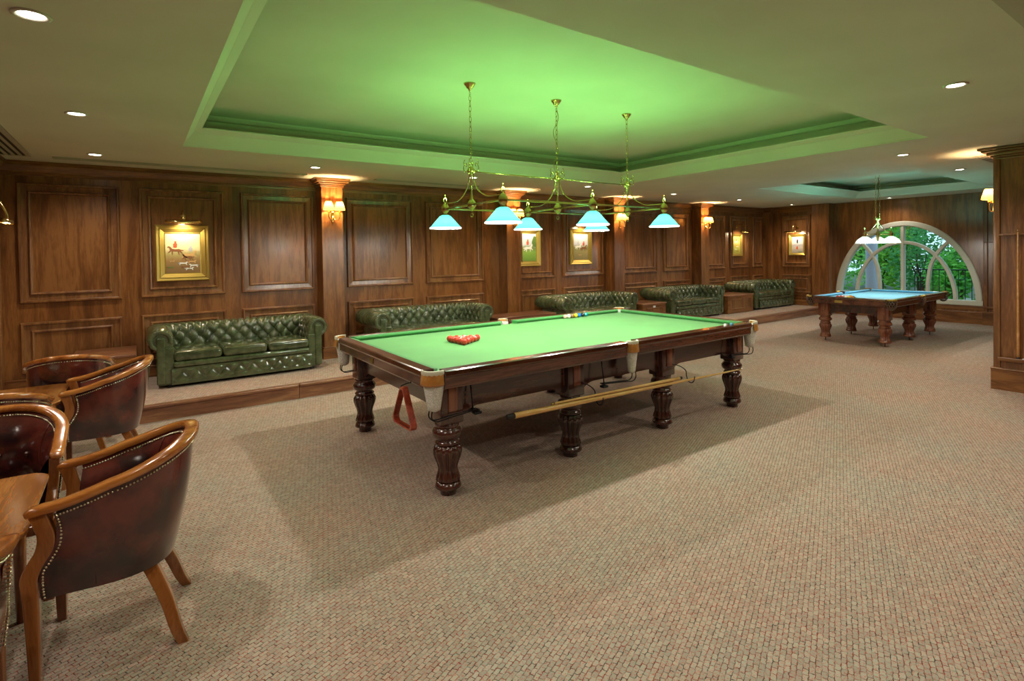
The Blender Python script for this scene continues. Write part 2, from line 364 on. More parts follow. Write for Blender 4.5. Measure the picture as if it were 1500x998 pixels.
# ceiling with two openings
ceil = MB()
for z0, z1 in ((ZC, ZC+.03),):
    X = [-6, CX0, CX1, DX0, DX1, XW+.2]
    ceil.box(-6, CX0, -6, YW+.2, z0, z1); ceil.box(CX0, CX1, -6, CY0, z0, z1); ceil.box(CX0, CX1, CY1, YW+.2, z0, z1)
    ceil.box(CX1, DX0, -6, YW+.2, z0, z1); ceil.box(DX0, DX1, -6, DY0, z0, z1); ceil.box(DX0, DX1, DY1, YW+.2, z0, z1); ceil.box(DX1, XW+.2, -6, YW+.2, z0, z1)
ceil = st(ceil.build('ceiling', 'paint'))
def coffer(x0, x1, y0, y1, zi, zt, ins, outm, parent):
    fn = lambda u, w, h: (u, w, h)
    a, b, c, d = x0, x1, y0, y1; q = ins
    MB().rings([(a, b, c, d, ZC), (a+.004, b-.004, c+.004, d-.004, ZC+.02), (a+q*.55, b-q*.55, c+q*.55, d-q*.55, zi-.05), (a+q*.62, b-q*.62, c+q*.62, d-q*.62, zi-.045),
                (a+q, b-q, c+q, d-q, zi-.012), (a+q, b-q, c+q, d-q, zi), (a-outm, b+outm, c-outm, d+outm, zi)], fn, cap=False).build('coffer_cornice', 'paint', parent)
    MB().rings([(a-outm, b+outm, c-outm, d+outm, zi), (a-outm, b+outm, c-outm, d+outm, zt-.06), (a-outm+.04, b+outm-.04, c-outm+.04, d+outm-.04, zt-.05), (a-outm+.04, b+outm-.04, c-outm+.04, d+outm-.04, zt)], fn).build('coffer_tray', 'paint', parent)
coffer(CX0, CX1, CY0, CY1, 3.0, 3.22, .16, .28, ceil)  # both ledges widened outward so that they shade the tray walls
coffer(DX0, DX1, DY0, DY1, 2.97, 3.13, .16, .28, ceil)

# left wall and its panelling
wl = st(MB().box(-5, XW+.2, YW, YW+.1, 0, 3.3).build('wall_left', 'wallwood'))
fl = lambda u, w, h: (u, YW-h, w)
def panel(u0, u1, w0, w1, fn, parent, fieldmat='fieldwood'):
    prof = [(0, 0), (.003, .026), (.010, .042), (.026, .042), (.034, .016), (.092, .010), (.097, .030), (.106, .038), (.118, .034), (.128, .006)]
    rects = [(u0+i, u1-i, w0+i, w1-i, h) for i, h in prof]
    p = MB().rings(rects, fn, cap=False).build('wall_panel', 'mould', parent)
    MB().rings([(u0+.126, u1-.126, w0+.126, w1-.126, .001), (u0+.126, u1-.126, w0+.126, w1-.126, .006)], fn).build('panel_field', fieldmat, p)
PX = [(-2.62, -1.68), (-1.488, -.542), (-.342, .628), (1.118, 2.215), (2.444, 3.581), (4.34, 5.25), (5.47, 6.64), (7.25, 8.31), (8.53, 9.49), (10.05, 10.98), (11.21, 12.045), (12.268, 12.80)]
PX = [(-2.62, -1.68), (-1.488, -.542), (-.342, .628), (1.118, 2.215), (2.444, 3.581), (4.33, 5.25), (5.471, 6.58), (7.15, 8.31), (8.533, 9.50), (10.03, 10.98), (11.21, 12.045), (12.268, 12.80)]
for a, b in PX:
    panel(a, b, 1.186, 2.578, fl, wl); panel(a, b, .374, .966, fl, wl)
# pilasters
PIL = [(.68, .99), (3.93, 4.24), (6.66, 6.97), (9.62, 9.93), (12.74, 12.85)]
YF = 4.91
for a, b in PIL:
    p = MB().box(a, b, YF, YW, ZP-.01, ZC-.12).build('pilaster', 'wallwood', wl, bevel=.006)
    MB().box(a-.02, b+.02, YF-.02, YW, ZP-.005, ZP+.15).rbox(a-.014, b+.014, YF-.014, YW, ZP+.145, ZP+.17, .008).build('pilaster_base', 'trimx', p)
    f2 = MB()
    for q, (z0, z1) in ((.012, (ZC-.13, ZC-.11)), (.02, (ZC-.11, ZC-.085)), (.045, (ZC-.085, ZC-.06)), (.075, (ZC-.06, ZC-.03)), (.095, (ZC-.03, ZC-.005))):
        f2.rbox(a-q, b+q, YF-q, YW, z0, z1, .006, k=2)
    f2.build('pilaster_capital', 'trimx', p)
crown = [(0, -.16), (.012, -.16), (.016, -.135), (.03, -.13), (.03, -.115), (.05, -.085), (.075, -.05), (.085, -.045), (.085, -.02), (.1, -.015), (.1, -.002), (0, -.002)]
def crownrun(a, b, fn, name, mat, parent=None):
    m = MB(); n = len(crown); vs = [fn(a, ZC+z, h) for h, z in crown]+[fn(b, ZC+z, h) for h, z in crown]
    m.add(vs, [(i, i+1, i+1+n, i+n) for i in range(n-1)]+[tuple(range(n)), tuple(reversed(range(n, 2*n)))])
    return m.build(name, mat, parent)
prev = -2.78
for a, b in PIL+[(XC, 13)]:
    if a-prev > .3:
        st(crownrun(prev, a, fl, 'trim_1' if prev < 0 else 'trim_1', 'trimx'))
        st(MB().box(prev, a, YW-.022, YW, ZP-.005, ZP+.13).rbox(prev, a, YW-.03, YW, ZP+.125, ZP+.15, .008, k=2).build('baseboard_left', 'trimx'))
    prev = b
# left end block of the room
we = st(MB().box(-5, -2.78, 3.3, YW, 0, ZC+.02).build('wall_end', 'wallwood'))
st(crownrun(3.3, YW, lambda u, w, h: (-2.78+h, u, w), 'trim_2', 'trimy'))
MB().rbox(-2.79, -2.76, 5.05, 5.17, ZP, ZC-.15, .01).build('end_stile', 'mould', we)
# panelled return at the far end
wr = st(MB().box(XC, XC+.35, 3.80, YW, 0, ZC+.02).build('wall_far_return', 'wallwood'))
fr = lambda u, w, h: (XC-h, u, w)
panel(3.87, 4.64, 1.186, 2.578, fr, wr); panel(3.87, 4.64, .5, .98, fr, wr)
for z in (.36, .42): MB().rbox(XC-.03, XC, 3.80, 4.91, z, z+.022, .008, k=2).build('return_rail', 'trimy', wr)
MB().rbox(XC-.035, XC, 3.80, 4.91, ZP-.005, ZP+.13, .008, k=2).build('return_baseboard', 'trimy', wr)
wb_ = MB().box(XC-.1, XC+.3, 3.37, 3.80, 0, ZC+.01).build('end_pilaster', 'wallwood', wr, bevel=.006)
st(crownrun(3.80, YW, fr, 'trim_3', 'trimy'))
# window wall
WYC, WA, WB, WZ = 1.857, 1.475, 1.82, .456
ARC = [(WYC-WA*math.cos(PI*i/40), WZ+WB*math.sin(PI*i/40)) for i in range(41)]
ww = MB()
def fq(p): ww.add([(XW, *q) for q in p]+[(XW+.2, *q) for q in p], [(0, 1, 2, 3), (7, 6, 5, 4), (0, 4, 5, 1), (1, 5, 6, 2), (2, 6, 7, 3), (3, 7, 4, 0)])
for i in range(40):
    (ya, za), (yb, zb) = ARC[i], ARC[i+1]; fq([(ya, za), (yb, zb), (yb, ZC+.02), (ya, ZC+.02)])
fq([(-1.4, 0), (WYC-WA, 0), (WYC-WA, ZC+.02), (-1.4, ZC+.02)]); fq([(WYC+WA, 0), (YW, 0), (YW, ZC+.02), (WYC+WA, ZC+.02)])
fq([(WYC-WA, 0), (WYC+WA, 0), (WYC+WA, WZ), (WYC-WA, WZ)])
ww = st(ww.build('wall_window', 'wallwood'))
st(MB().box(XW-.03, XW, .33, YP, 0, .24).rbox(XW-.04, XW, .33, YP, .235, .262, .01, k=2).build('baseboard_window', 'trimy'))
MB().rbox(XW-.012, XW, .33, YP, .30, WZ-.05, .005, k=2).build('sill_panel', 'trimy', ww)
sp_ = MB().box(XW-.06, XW+.0, -1.4, .34, 0, ZC).build('window_pilaster', 'wallwood', ww, bevel=.005)
MB().box(XW-.085, XW-.05, -1.4, .36, 0, .26).rbox(XW-.09, XW-.05, -1.4, .365, .255, .28, .008, k=2).build('pilaster_base', 'trimy', sp_)
MB().rbox(XW-.09, XW-.05, .27, .34, .28, ZC-.02, .008, k=2).build('pilaster_stile', 'mould', sp_)
# window frame, muntins and panes
win = empty('window_1', (0, 0, 0)); win['kind'] = 'structure'
def ribbon(pts, wd, x0, x1, name, mat='white', closed=False):
    n = len(pts); L_, R_ = [], []
    for i, (y, z) in enumerate(pts):
        a = pts[i-1] if i or closed else pts[i]; b = pts[(i+1) % n] if i < n-1 or closed else pts[i]
        t = Vector((b[0]-a[0], b[1]-a[1])).normalized(); nr = Vector((-t[1], t[0]))
        L_.append((y+nr[0]*wd, z+nr[1]*wd)); R_.append((y-nr[0]*wd, z-nr[1]*wd))
    rows = [[(x1, *l), (x0+.012, *l), (x0, l[0]*.85+r[0]*.15, l[1]*.85+r[1]*.15), (x0, r[0]*.85+l[0]*.15, r[1]*.85+l[1]*.15), (x0+.012, *r), (x1, *r)] for l, r in zip(L_, R_)]
    return MB().grid(rows, smooth=False, close=closed).build(name, mat, win)
def ell(a, b, n=30, s=1.0): return [(WYC-a*math.cos(PI*i/n), WZ+b*math.sin(PI*i/n)) for i in range(n+1)]
ribbon(ell(WA-.05, WB-.05, 40), .06, XW-.03, XW+.12, 'outer_frame')
ribbon([(WYC-WA-.02, WZ-.01), (WYC+WA+.02, WZ-.01)], .055, XW-.035, XW+.12, 'window_sill')
ribbon([(WYC, WZ), (WYC, WZ+WB-.05)], .036, XW-.01, XW+.1, 'mullion')
ribbon(ell(1.006, 1.33), .036, XW, XW+.09, 'arched_muntin')
sm = [(.485, WZ), (.487, .70), (.50, .92), (.55, 1.25), (.675, 1.53), (.84, 1.74), (.97, 1.86)]
for sg in (-1, 1):
    pts = [(p.x, p.y) for p in catmull([(WYC+sg*a, b, 0) for a, b in sm], 5)]
    ribbon(pts, .034, XW+.004, XW+.085, 'curved_muntin')
pane = MB(); aa = ell(WA-.06, WB-.06, 40)
pane.add([(XW+.07, y, z) for y, z in aa], [tuple(range(41))]); pane.build('window_pane', 'glass', win)
# right wall mass with cue rack
XR, YR = 6.62, -1.317
wR = st(MB().box(XR, XW+.2, -6, YR, 0, ZC+.02).build('wall_right', 'wallwood'))
st(MB().box(XR-.028, XW, -6, YR+.028, 0, .235).rbox(XR-.034, XW, -6, YR+.034, .23, .258, .01, k=2).build('baseboard_right', 'trimy'))
MB().rbox(XR-.018, XR+.03, YR-.055, YR+.008, .25, ZC-.14, .008, k=2).build('corner_stile', 'mould', wR)
cap = MB()
for q, z0, z1 in ((.012, -.14, -.115), (.03, -.115, -.09), (.06, -.09, -.055), (.10, -.055, -.03), (.13, -.03, -.004)):
    cap.rbox(XR-q, 7.4, -6, YR+q, ZC+z0, ZC+z1, .008, k=2)
st(cap.build('trim_4', 'trimy'))
# unseen sides of the room behind the camera
st(MB().box(-6.1, -6, -6, YW, 0, 3).build('wall_back_left', 'wallwood')); st(MB().box(-6, XW, -6.1, -6, 0, 3).build('wall_back', 'wallwood'))
# top right wooden ceiling beam
st(MB().rbox(1.0, 6.5, -2.62, -2.46, ZC-.012, ZC+.01, .006, k=2).build('trim_5', 'slat'))
bm = MB().box(1.0, 6.5, -3.2, -2.63, ZC-.05, ZC+.005).build('trim_6', 'mahog'); st(bm)
st(MB().rbox(1.0, 6.5, -2.66, -2.63, ZC-.06, ZC, .008, k=2).build('trim_7', 'chrome'))

# ================================================================ CEILING FITTINGS
def vent(x0, x1, y0, y1, n, along, label, z=ZC):
    t = empty('ceiling_vent', ((x0+x1)/2, (y0+y1)/2, z), 0, label, 'vent')
    dx, dy = (x1-x0)/2, (y1-y0)/2
    MB().box(-dx, dx, -dy, dy, -.004, -.001).build('vent_backing', 'dark', t)
    q = .014
    MB().rings([(-dx, dx, -dy, dy, 0), (-dx, dx, -dy, dy, -.012), (-dx+q, dx-q, -dy+q, dy-q, -.012), (-dx+q, dx-q, -dy+q, dy-q, 0)], lambda u, w, h: (u, w, h), cap=False).build('vent_frame', 'slat', t)
    for i in range(n):
        if along == 'y': c = -dx+(i+.5)*2*dx/n; MB().box(c-dx/n*.45, c+dx/n*.45, -dy+q, dy-q, -.012, -.004).build('vent_slat', 'slat', t)
        else: c = -dy+(i+.5)*2*dy/n; MB().box(-dx+q, dx-q, c-dy/n*.45, c+dy/n*.45, -.012, -.004).build('vent_slat', 'slat', t)
vent(-2.76, -2.42, 2.6, 4.68, 6, 'y', 'slatted ceiling air vent above the leftmost wall panel at the left edge')
vent(-2.25, .42, 4.62, 4.74, 2, 'x', 'long narrow slot vent in the ceiling above the hunting picture')
vent(7.15, 8.15, -1.17, -.98, 5, 'x', 'slatted ceiling air vent beside the wooden pillar capital at right')
vent(1.4, 3.2, 4.62, 4.72, 2, 'x', 'narrow slot vent in the ceiling above the second bay of panels')
def downlight(x, y, label, first=[None], z=ZC):
    if first[0] is None:
        t = empty('downlight', (x, y, z), 0, label, 'ceiling light', 'recessed ceiling downlights')
        MB().lathe([(.072, .0), (.075, -.006), (.066, -.011), (.052, -.006), (.05, .0)], n=24, caps=False).build('trim_ring', 'white', t)
        MB().lathe([(.0001, -.004), (.052, -.004)], n=24, caps=False).build('lens', 'lens', t)
        first[0] = t
    else:
        t = ctree(first[0]); t.location = (x, y, z); t['label'] = label
    light('SPOT', 'downlight_or_fill_beam', (x, y, z-.03), DOWN_W*(.4 if x > 12 else 1), (1, .89, .76), .05, (x, y, 0), 2.5, .7)
    return t
for x, y, lb in [(-1.896, .139, 'large bright downlight in the top left corner of the ceiling'), (-1.878, 2.221, 'second downlight of the left ceiling row, above the near tea table'),
    (-1.863, 4.24, 'third downlight of the left ceiling row, nearest the leftmost wall panel'), (.359, 3.964, 'downlight just left of the first pilaster with a wall lamp'),
    (2.58, 3.78, 'downlight behind the left crown of the big brass lamp'), (4.864, 3.755, 'downlight above the two framed pictures behind the big brass lamp'),
    (7.265, 3.833, 'downlight above the fourth bay of panels, right of the big brass lamp'), (9.7, 3.934, 'downlight above the fourth pilaster with a wall lamp'),
    (12.21, 4.037, 'small far downlight above the corner picture'), (3.167, -1.912, 'large bright downlight at the upper right of the ceiling'),
    (6.149, -.553, 'downlight between the green and the teal ceiling recess'), (8.39, -.507, 'downlight beside the teal ceiling recess, near the wooden pillar'),
    (12.6, 1.959, 'small downlight above the arched window')]:
    downlight(x, y, lb)
for x, y in [(-3.6, 1.2), (-1.9, -2.0), (.4, -2.6), (-4.2, -2.5), (3.2, -4.2), (.4, -4.6), (4.9, -1.9)]:  # unseen fill beams without fittings, added to lift the room's general light
    light('SPOT', 'downlight_or_fill_beam', (x, y, ZC-.03), DOWN_W, (1, .89, .76), .05, (x, y, 0), 2.5, .7)

# ================================================================ SCONCES
def make_sconce(loc, rz, label, proto=[None]):
    if proto[0] is None:
        t = empty('wall_lamp', (0, 0, 0), 0, label, 'wall lamp', 'two shade brass wall lamps')     # wall plane y=0, room toward -y
        MB().rbox(-.022, .022, -.016, 0, -.17, .0, .01).sphere(0, -.02, -.17, .018, 10, 6).sphere(0, -.02, -.03, .02, 10, 6).build('back_plate', 'brass', t)
        for sg in (-1, 1):
            MB().tube(catmull([(0, -.02, -.08), (sg*.025, -.06, -.14), (sg*.06, -.09, -.14), (sg*.078, -.095, -.09), (sg*.078, -.095, -.03)], 5), .006, 8).lathe([(.004, -.045), (.022, -.04), (.014, -.03), (.01, .01)], sg*.078, -.095, 0, 10).build('arm', 'brass', t)
            sh = MB(); n = 36
            sh.lathe([(.077, .0), (.068, .04), (.055, .085), (.042, .125)], sg*.078, -.095, 0, n, flute=lambda a, h: 1+.02*math.cos(18*a), caps=False)
            sh.build('lamp_shade', 'sconce', t)
            MB().sphere(sg*.078, -.095, .035, .016, 10, 6, 1.6).build('bulb', 'bulb', t)
        proto[0] = t; r = t
    else: r = ctree(proto[0]); r['label'] = label
    r.location = loc; r.rotation_euler = (0, 0, rz)
    m = Matrix.Rotation(rz, 4, 'Z')
    for sg in (-1, 1):
        p = m @ Vector((sg*.078, -.095, .075)); light('POINT', 'wall_lamp_glow', (loc[0]+p.x, loc[1]+p.y, loc[2]+p.z), SCONCE_W, (1, .70, .36), .012)
    return r
make_sconce((.835, YF, 2.35), 0, 'amber wall lamp with two shades on the first pilaster from the left')
make_sconce((4.085, YF, 2.35), 0, 'wall lamp half hidden behind the near green shades, second pilaster')
make_sconce((6.815, YF, 2.35), 0, 'wall lamp on the third pilaster, behind the right crown of the brass lamp')
make_sconce((9.775, YF, 2.35), 0, 'wall lamp on the fourth pilaster, left of the small gilt picture')
make_sconce((6.90, YR+.0, 2.24), PI, 'amber wall lamp on the wooden pillar at the right edge')

# ================================================================ PICTURES
def horse(m, x, z, s, fl_=1):
    pts = [(-.5, .1), (-.3, .18), (0, .14), (.25, .2), (.42, .42), (.6, .45), (.66, .33), (.5, .3), (.42, .05), (.62, -.18), (.55, -.22), (.3, -.05), (.28, -.4), (.22, -.4), (.18, -.08), (-.2, -.08), (-.3, -.42), (-.36, -.42), (-.34, -.1), (-.6, -.3), (-.66, -.26), (-.5, -.02), (-.72, -.05), (-.7, .05)]
    return [(x+fl_*a*s, z+b*s) for a, b in pts]
def rider(x, z, s, fl_=1): return [(x+fl_*a*s, z+b*s) for a, b in [(-.12, .15), (.0, .12), (.12, .14), (.16, .4), (.1, .5), (.12, .62), (.02, .68), (-.06, .6), (-.04, .5), (-.14, .42)]]
def dog(x, z, s, fl_=1): return [(x+fl_*a*s, z+b*s) for a, b in [(-.4, .0), (-.3, .12), (.2, .1), (.3, .2), (.45, .14), (.3, .05), (.35, -.15), (.28, -.15), (.2, -.02), (-.2, -.02), (-.28, -.16), (-.35, -.14), (-.32, .0), (-.5, .12)]]
PC = {k: P('painted_'+k, c, .5) for k, c in dict(brown=(.25, .10, .04), white=(.8, .8, .78), coat=(.6, .10, .05), grey=(.45, .48, .55), tan=(.62, .38, .15), leaf=(.12, .22, .05)).items()}
def picture(loc, rz, w, h, ring, sky, far, near, figs, label, glabel, lamp=None):
    # local: wall plane y=0, picture toward -y
    t = empty('framed_picture', loc, rz, label, 'picture')
    fn = lambda u, v, q: (u, -q, v)
    W2, H2 = w/2, h/2; r = ring
    MB().rings([(-W2, W2, -H2, H2, 0), (-W2, W2, -H2, H2, .035), (-W2+r*.12, W2-r*.12, -H2+r*.12, H2-r*.12, .048), (-W2+r*.4, W2-r*.4, -H2+r*.4, H2-r*.4, .034), (-W2+r*.46, W2-r*.46, -H2+r*.46, H2-r*.46, .042), (-W2+r*.9, W2-r*.9, -H2+r*.9, H2-r*.9, .018), (-W2+r, W2-r, -H2+r, H2-r, .02), (-W2+r, W2-r, -H2+r, H2-r, .008)], fn, cap=False).build('picture_frame', 'gold', t)
    cv = MB().box(-W2+r, W2-r, -.012, -.006, -H2+r, H2-r).build('painted_canvas', canvas_mat('canvas_'+glabel, sky, far, near), t)
    for i, (c, poly) in enumerate(figs):
        m = MB(); m.prism(poly, -.0135, -.0122, 'y'); m.build('painted_figure', PC[c], cv)
    return t
def piclamp(loc, rz, width, rise, out, label, power=PIC_W, group='brass picture lights'):
    # local: mount at (0,0,rise) on wall plane y=0; bar at y=-out, z=0
    t = empty('picture_lamp', loc, rz, label, 'picture lamp', group)
    MB().rbox(-.03, .03, -.012, 0, rise-.05, rise+.01, .006).sphere(0, -.014, rise-.02, .014, 8, 6).build('wall_mount', 'brass', t)
    MB().tube(catmull([(0, -.012, rise-.02), (0, -out*.3, rise+.05), (0, -out*.75, rise+.045), (0, -out, rise*.5), (0, -out, .01)], 6), .0085, 8).build('gooseneck', 'brass', t)
    b = MB(); n = 14
    b.add([(sx*width/2, -out+.027*math.cos(PI*k/n*1.3-.5), .027*math.sin(PI*k/n*1.3-.5)) for sx in (-1, 1) for k in range(n+1)], [(k, k+1, n+1+k+1, n+1+k) for k in range(n)]+[tuple(range(n+1)), tuple(reversed(range(n+1, 2*n+2)))], True)
    b.build('lamp_hood', 'brass', t)
    MB().tube([(-width*.4, -out+.002, -.002), (width*.4, -out+.002, -.002)], .007, 8).build('tube_bulb', 'bulb', t)
    m = Matrix.Rotation(rz, 4, 'Z'); p = m @ Vector((0, -out+.01, -.02)); q = m @ Vector((0, 0.03, -.38))
    light('SPOT', 'picture_lamp_glow', (loc[0]+p.x, loc[1]+p.y, loc[2]+p.z), power, (1, .8, .48), .03, (loc[0]+q.x, loc[1]+q.y, loc[2]+q.z), 2.6, .6)
figs = [('brown', horse(None, -.085, .03, .13, -1)), ('coat', rider(-.085, .05, .16)), ('tan', horse(None, .075, -.03, .13)), ('grey', rider(.085, -.0, .15)), ('brown', horse(None, .05, -.06, .10, -1)),
        ('white', dog(.0, -.14, .13)), ('tan', dog(.10, -.12, .12)), ('white', dog(.12, -.17, .13, -1)), ('brown', dog(.03, -.19, .12)), ('white', dog(.07, -.21, .12)), ('tan', dog(-.12, -.11, .07)), ('leaf', dog(-.14, -.19, .08))]
picture((-1.027, YW-.01, 1.75), 0, .60, .735, .108, (.75, .68, .42), (.42, .36, .14), (.22, .13, .05), figs, 'large gilt framed painting of horse riders and hounds above the first sofa', 'hunt')
piclamp((-1.02, YW-.01, 2.15), 0, .40, .09, .12, 'brass picture light over the painting of horse riders and hounds', PIC_W*2.2)
f2 = [('white', horse(None, 0.02, -.02, .17)), ('coat', rider(.0, .02, .2)), ('leaf', [(.1, .1), (.15, .22), (.2, .2), (.2, .0), (.12, .02)])]
picture((4.58, YW-.01, 1.785), 0, .60, .73, .10, (.55, .62, .72), (.20, .28, .09), (.16, .30, .05), f2, 'gilt framed painting of one rider on a white horse, behind the brass lamp', 'whitehorse')
piclamp((4.58, YW-.01, 2.22), 0, .36, .10, .16, 'picture light over the painting of the white horse rider', PIC_W*1.6)
f3 = [('white', horse(None, -.06, .0, .14)), ('grey', rider(-.07, .03, .17)), ('brown', horse(None, .08, -.03, .15)), ('coat', rider(.08, .0, .18)), ('tan', dog(-.02, -.17, .1))]
picture((5.94, YW-.01, 1.785), 0, .60, .73, .10, (.55, .58, .68), (.26, .28, .12), (.24, .20, .08), f3, 'gilt framed painting of two riders side by side, right of two behind the brass lamp', 'tworiders')
piclamp((5.94, YW-.01, 2.22), 0, .36, .10, .16, 'picture light over the painting of two riders', PIC_W*2.0)
f4 = [('white', horse(None, -.02, .08, .10)), ('coat', rider(-.02, .09, .13)), ('white', dog(.03, -.05, .12)), ('white', dog(-.04, -.12, .12, -1)), ('brown', dog(.04, -.17, .11))]
picture((11.5, YW-.01, 1.80), 0, .46, .60, .075, (.6, .5, .16), (.45, .38, .08), (.3, .3, .05), f4, 'small gilt picture on the long wall, above the last sofa', 'hounds')
piclamp((11.52, YW-.01, 2.14), 0, .36, .15, .26, 'arched brass picture light over the small gilt picture on the long wall', PIC_W*2)
f5 = [('grey', rider(.0, -.02, .22)), ('coat', rider(-.01, -.14, .16)), ('brown', [(-.02, .05), (.02, .05), (.015, .14), (-.015, .14)]), ('leaf', dog(.07, -.2, .1))]
picture((XC-.01, 4.22, 1.78), -PI/2, .44, .56, .065, (.5, .5, .55), (.34, .34, .4), (.35, .32, .3), f5, 'gilt framed pale portrait of standing figures on the far end panel', 'portrait')
piclamp((XC-.01, 4.22, 2.12), -PI/2, .42, .15, .26, 'arched brass picture light over the pale portrait on the far end panel', PIC_W*2)
piclamp((-2.78, 3.79, 2.05), PI/2, .36, .16, .27, 'gooseneck picture light sticking out of the left end wall', PIC_W*1.5)

# ================================================================ SNOOKER / POOL TABLE
def leg_mesh(m, x, y, zs, foot):
    z = zs
    base = [(.056, .0), (.06, .03), (.062, .043)] if foot == 'solid' else [(.008, 0), (.008, .05), (.03, .055), (.055, .062)]
    b0 = 0 if foot == 'solid' else .018
    m.lathe(base+[(.088, .046+b0), (.095, .055+b0), (.090, .068+b0), (.082, .088+b0), (.07, .095+b0)], x, y, 0, 28)
    pf = [(.074, .095+b0), (.088, .104+b0), (.084, .125), (.072, .16), (.070, .185), (.078, .22), (.094, .26), (.104, .295), (.103, .32), (.09, .345), (.076, .352)]
    m.lathe([(r, h*z) for r, h in pf], x, y, 0, 72, flute=lambda a, h: 1-.24*(abs(math.cos(6*a))**4)*min(1, max(0, math.sin(PI*(h/z-.09)/(.36-.09)))**.5 if .09 < h/z < .36 else 0), caps=False)
    m.lathe([(r, h*z) for r, h in [(.07, .35), (.086, .356), (.09, .366), (.083, .376), (.075, .384), (.076, .396), (.098, .408), (.107, .43), (.105, .45), (.092, .468), (.082, .478), (.086, .49), (.086, .507)]], x, y, 0, 28)
def billiard_table(name, loc, L, W, H, legx, legy, cloth, cush, label, net_kind, foot='solid'):
    t = empty(name, loc, 0, label, 'billiard table')
    zs = (H-.10)/.803; zb = .505*zs; zr = H-.128; zbed = H-.042
    for x in legx:
        for y in legy:
            m = MB(); leg_mesh(m, x, y, zs, foot)
            q = .088
            m.rbox(x-q, x+q, y-q, y+q, zb, zr+.01, .014, k=2)
            lg = m.build('leg', 'mahogz' if net_kind == 'white' else 'mahog_red', t)
            k = MB()
            for sx, sy in ((0, -1), (-1, 0)):
                if sy: k.rbox(x-.036, x+.036, y-q-.012, y-q+.004, zb+.09, zr-.01, .010, k=2)
                else: k.rbox(x-q-.012, x-q+.004, y-.036, y+.036, zb+.09, zr-.01, .010, k=2)
            k.build('leg_tablet', 'mahog_red', lg)
    # aprons with arched lower edge between the legs
    zl = zb+.07
    def arch(a, b):
        pts = [(a, zr+.005), (a, zl-.035)]
        for i in range(9): u = i/8; pts.append((a+.02+u*.13, zl-.035+.05*math.sin(u*PI/2)))
        for i in range(9): u = 1-i/8; pts.append((b-.02-u*.13, zl-.035+.05*math.sin(u*PI/2)))
        pts += [(b, zl-.035), (b, zr+.005)]; return pts
    for i in range(len(legx)-1):
        for y0 in (legy[0]-.035, legy[-1]+.005):
            MB().prism(arch(legx[i]+.086, legx[i+1]-.086)[::-1], y0, y0+.03, 'y').build('apron', 'mahog', t)
    for x0 in (legx[0]-.035, legx[-1]+.005):
        MB().prism(arch(legy[0]+.086, legy[-1]-.086)[::-1], x0, x0+.03, 'x').build('apron', 'mahog', t)
    MB().box(legx[0], legx[-1], legy[0], legy[-1], zl+.06, zr).build('under_frame', 'mahog', t)
    MB().box(.06, L-.06, .06, W-.06, zr, zbed-.004).build('slate_bed', 'mahog', t)
    # cloth with pocket cut-outs
    R = .075; poly = []
    def arcpts(cx, cy, a0, a1, n=8): return [(cx+R*math.cos(a0+(a1-a0)*i/n), cy+R*math.sin(a0+(a1-a0)*i/n)) for i in range(n+1)]
    c = .082; e = .075
    poly += arcpts(c, c, PI/2, 0); poly += arcpts(L/2, e-.03, PI, 0); poly += arcpts(L-c, c, PI, PI/2)
    poly += arcpts(L-c, W-c, -PI/2, -PI); poly += arcpts(L/2, W-e+.03, 0, -PI); poly += arcpts(c, W-c, 0, -PI/2)
    MB().prism(poly[::-1], zbed-.006, zbed, 'z').build('playing_cloth', cloth, t)
    # wooden rails with cloth-covered cushions
    seg = [('x', .125, L/2-.07, 0), ('x', L/2+.07, L-.125, 0), ('x', .125, L/2-.07, 1), ('x', L/2+.07, L-.125, 1), ('y', .125, W-.125, 0), ('y', .125, W-.125, 1)]
    prof = [(.0, H-.034), (.006, H-.006), (.018, H), (.095, H+.001), (.095, zr), (.028, zr), (.024, zr+.012), (.014, zr+.016), (.014, H-.05), (.006, H-.044)]
    cp = [(.094, H-.001), (.125, H-.006), (.148, H-.012), (.150, H-.020), (.128, zbed-.002), (.094, zbed-.002)]
    for ax, a, b, side in seg:
        S = W if ax == 'x' else L
        def mk(pr, a, b, cut=0):
            v = []
            for end, s_ in ((a, 1), (b, -1)):
                for d, z in pr:
                    pos = end+s_*cut*max(0, d-.094)
                    v.append((pos, d if not side else S-d, z) if ax == 'x' else (d if not side else S-d, pos, z))
            n = len(pr); m = MB(); m.add(v, [(i, (i+1) % n, (i+1) % n+n, i+n) for i in range(n)]+[tuple(range(n)), tuple(reversed(range(n, 2*n)))]); return m
        r = mk(prof, a, b).build('rail', 'railtop', t, bevel=.002)
        mk(cp, a, b, .9).build('cushion', cush, r)
    # pockets
    cs = [(.066, .066, 225), (L-.066, .066, 315), (L-.066, W-.066, 45), (.066, W-.066, 135), (L/2, .03, 270), (L/2, W-.03, 90)]
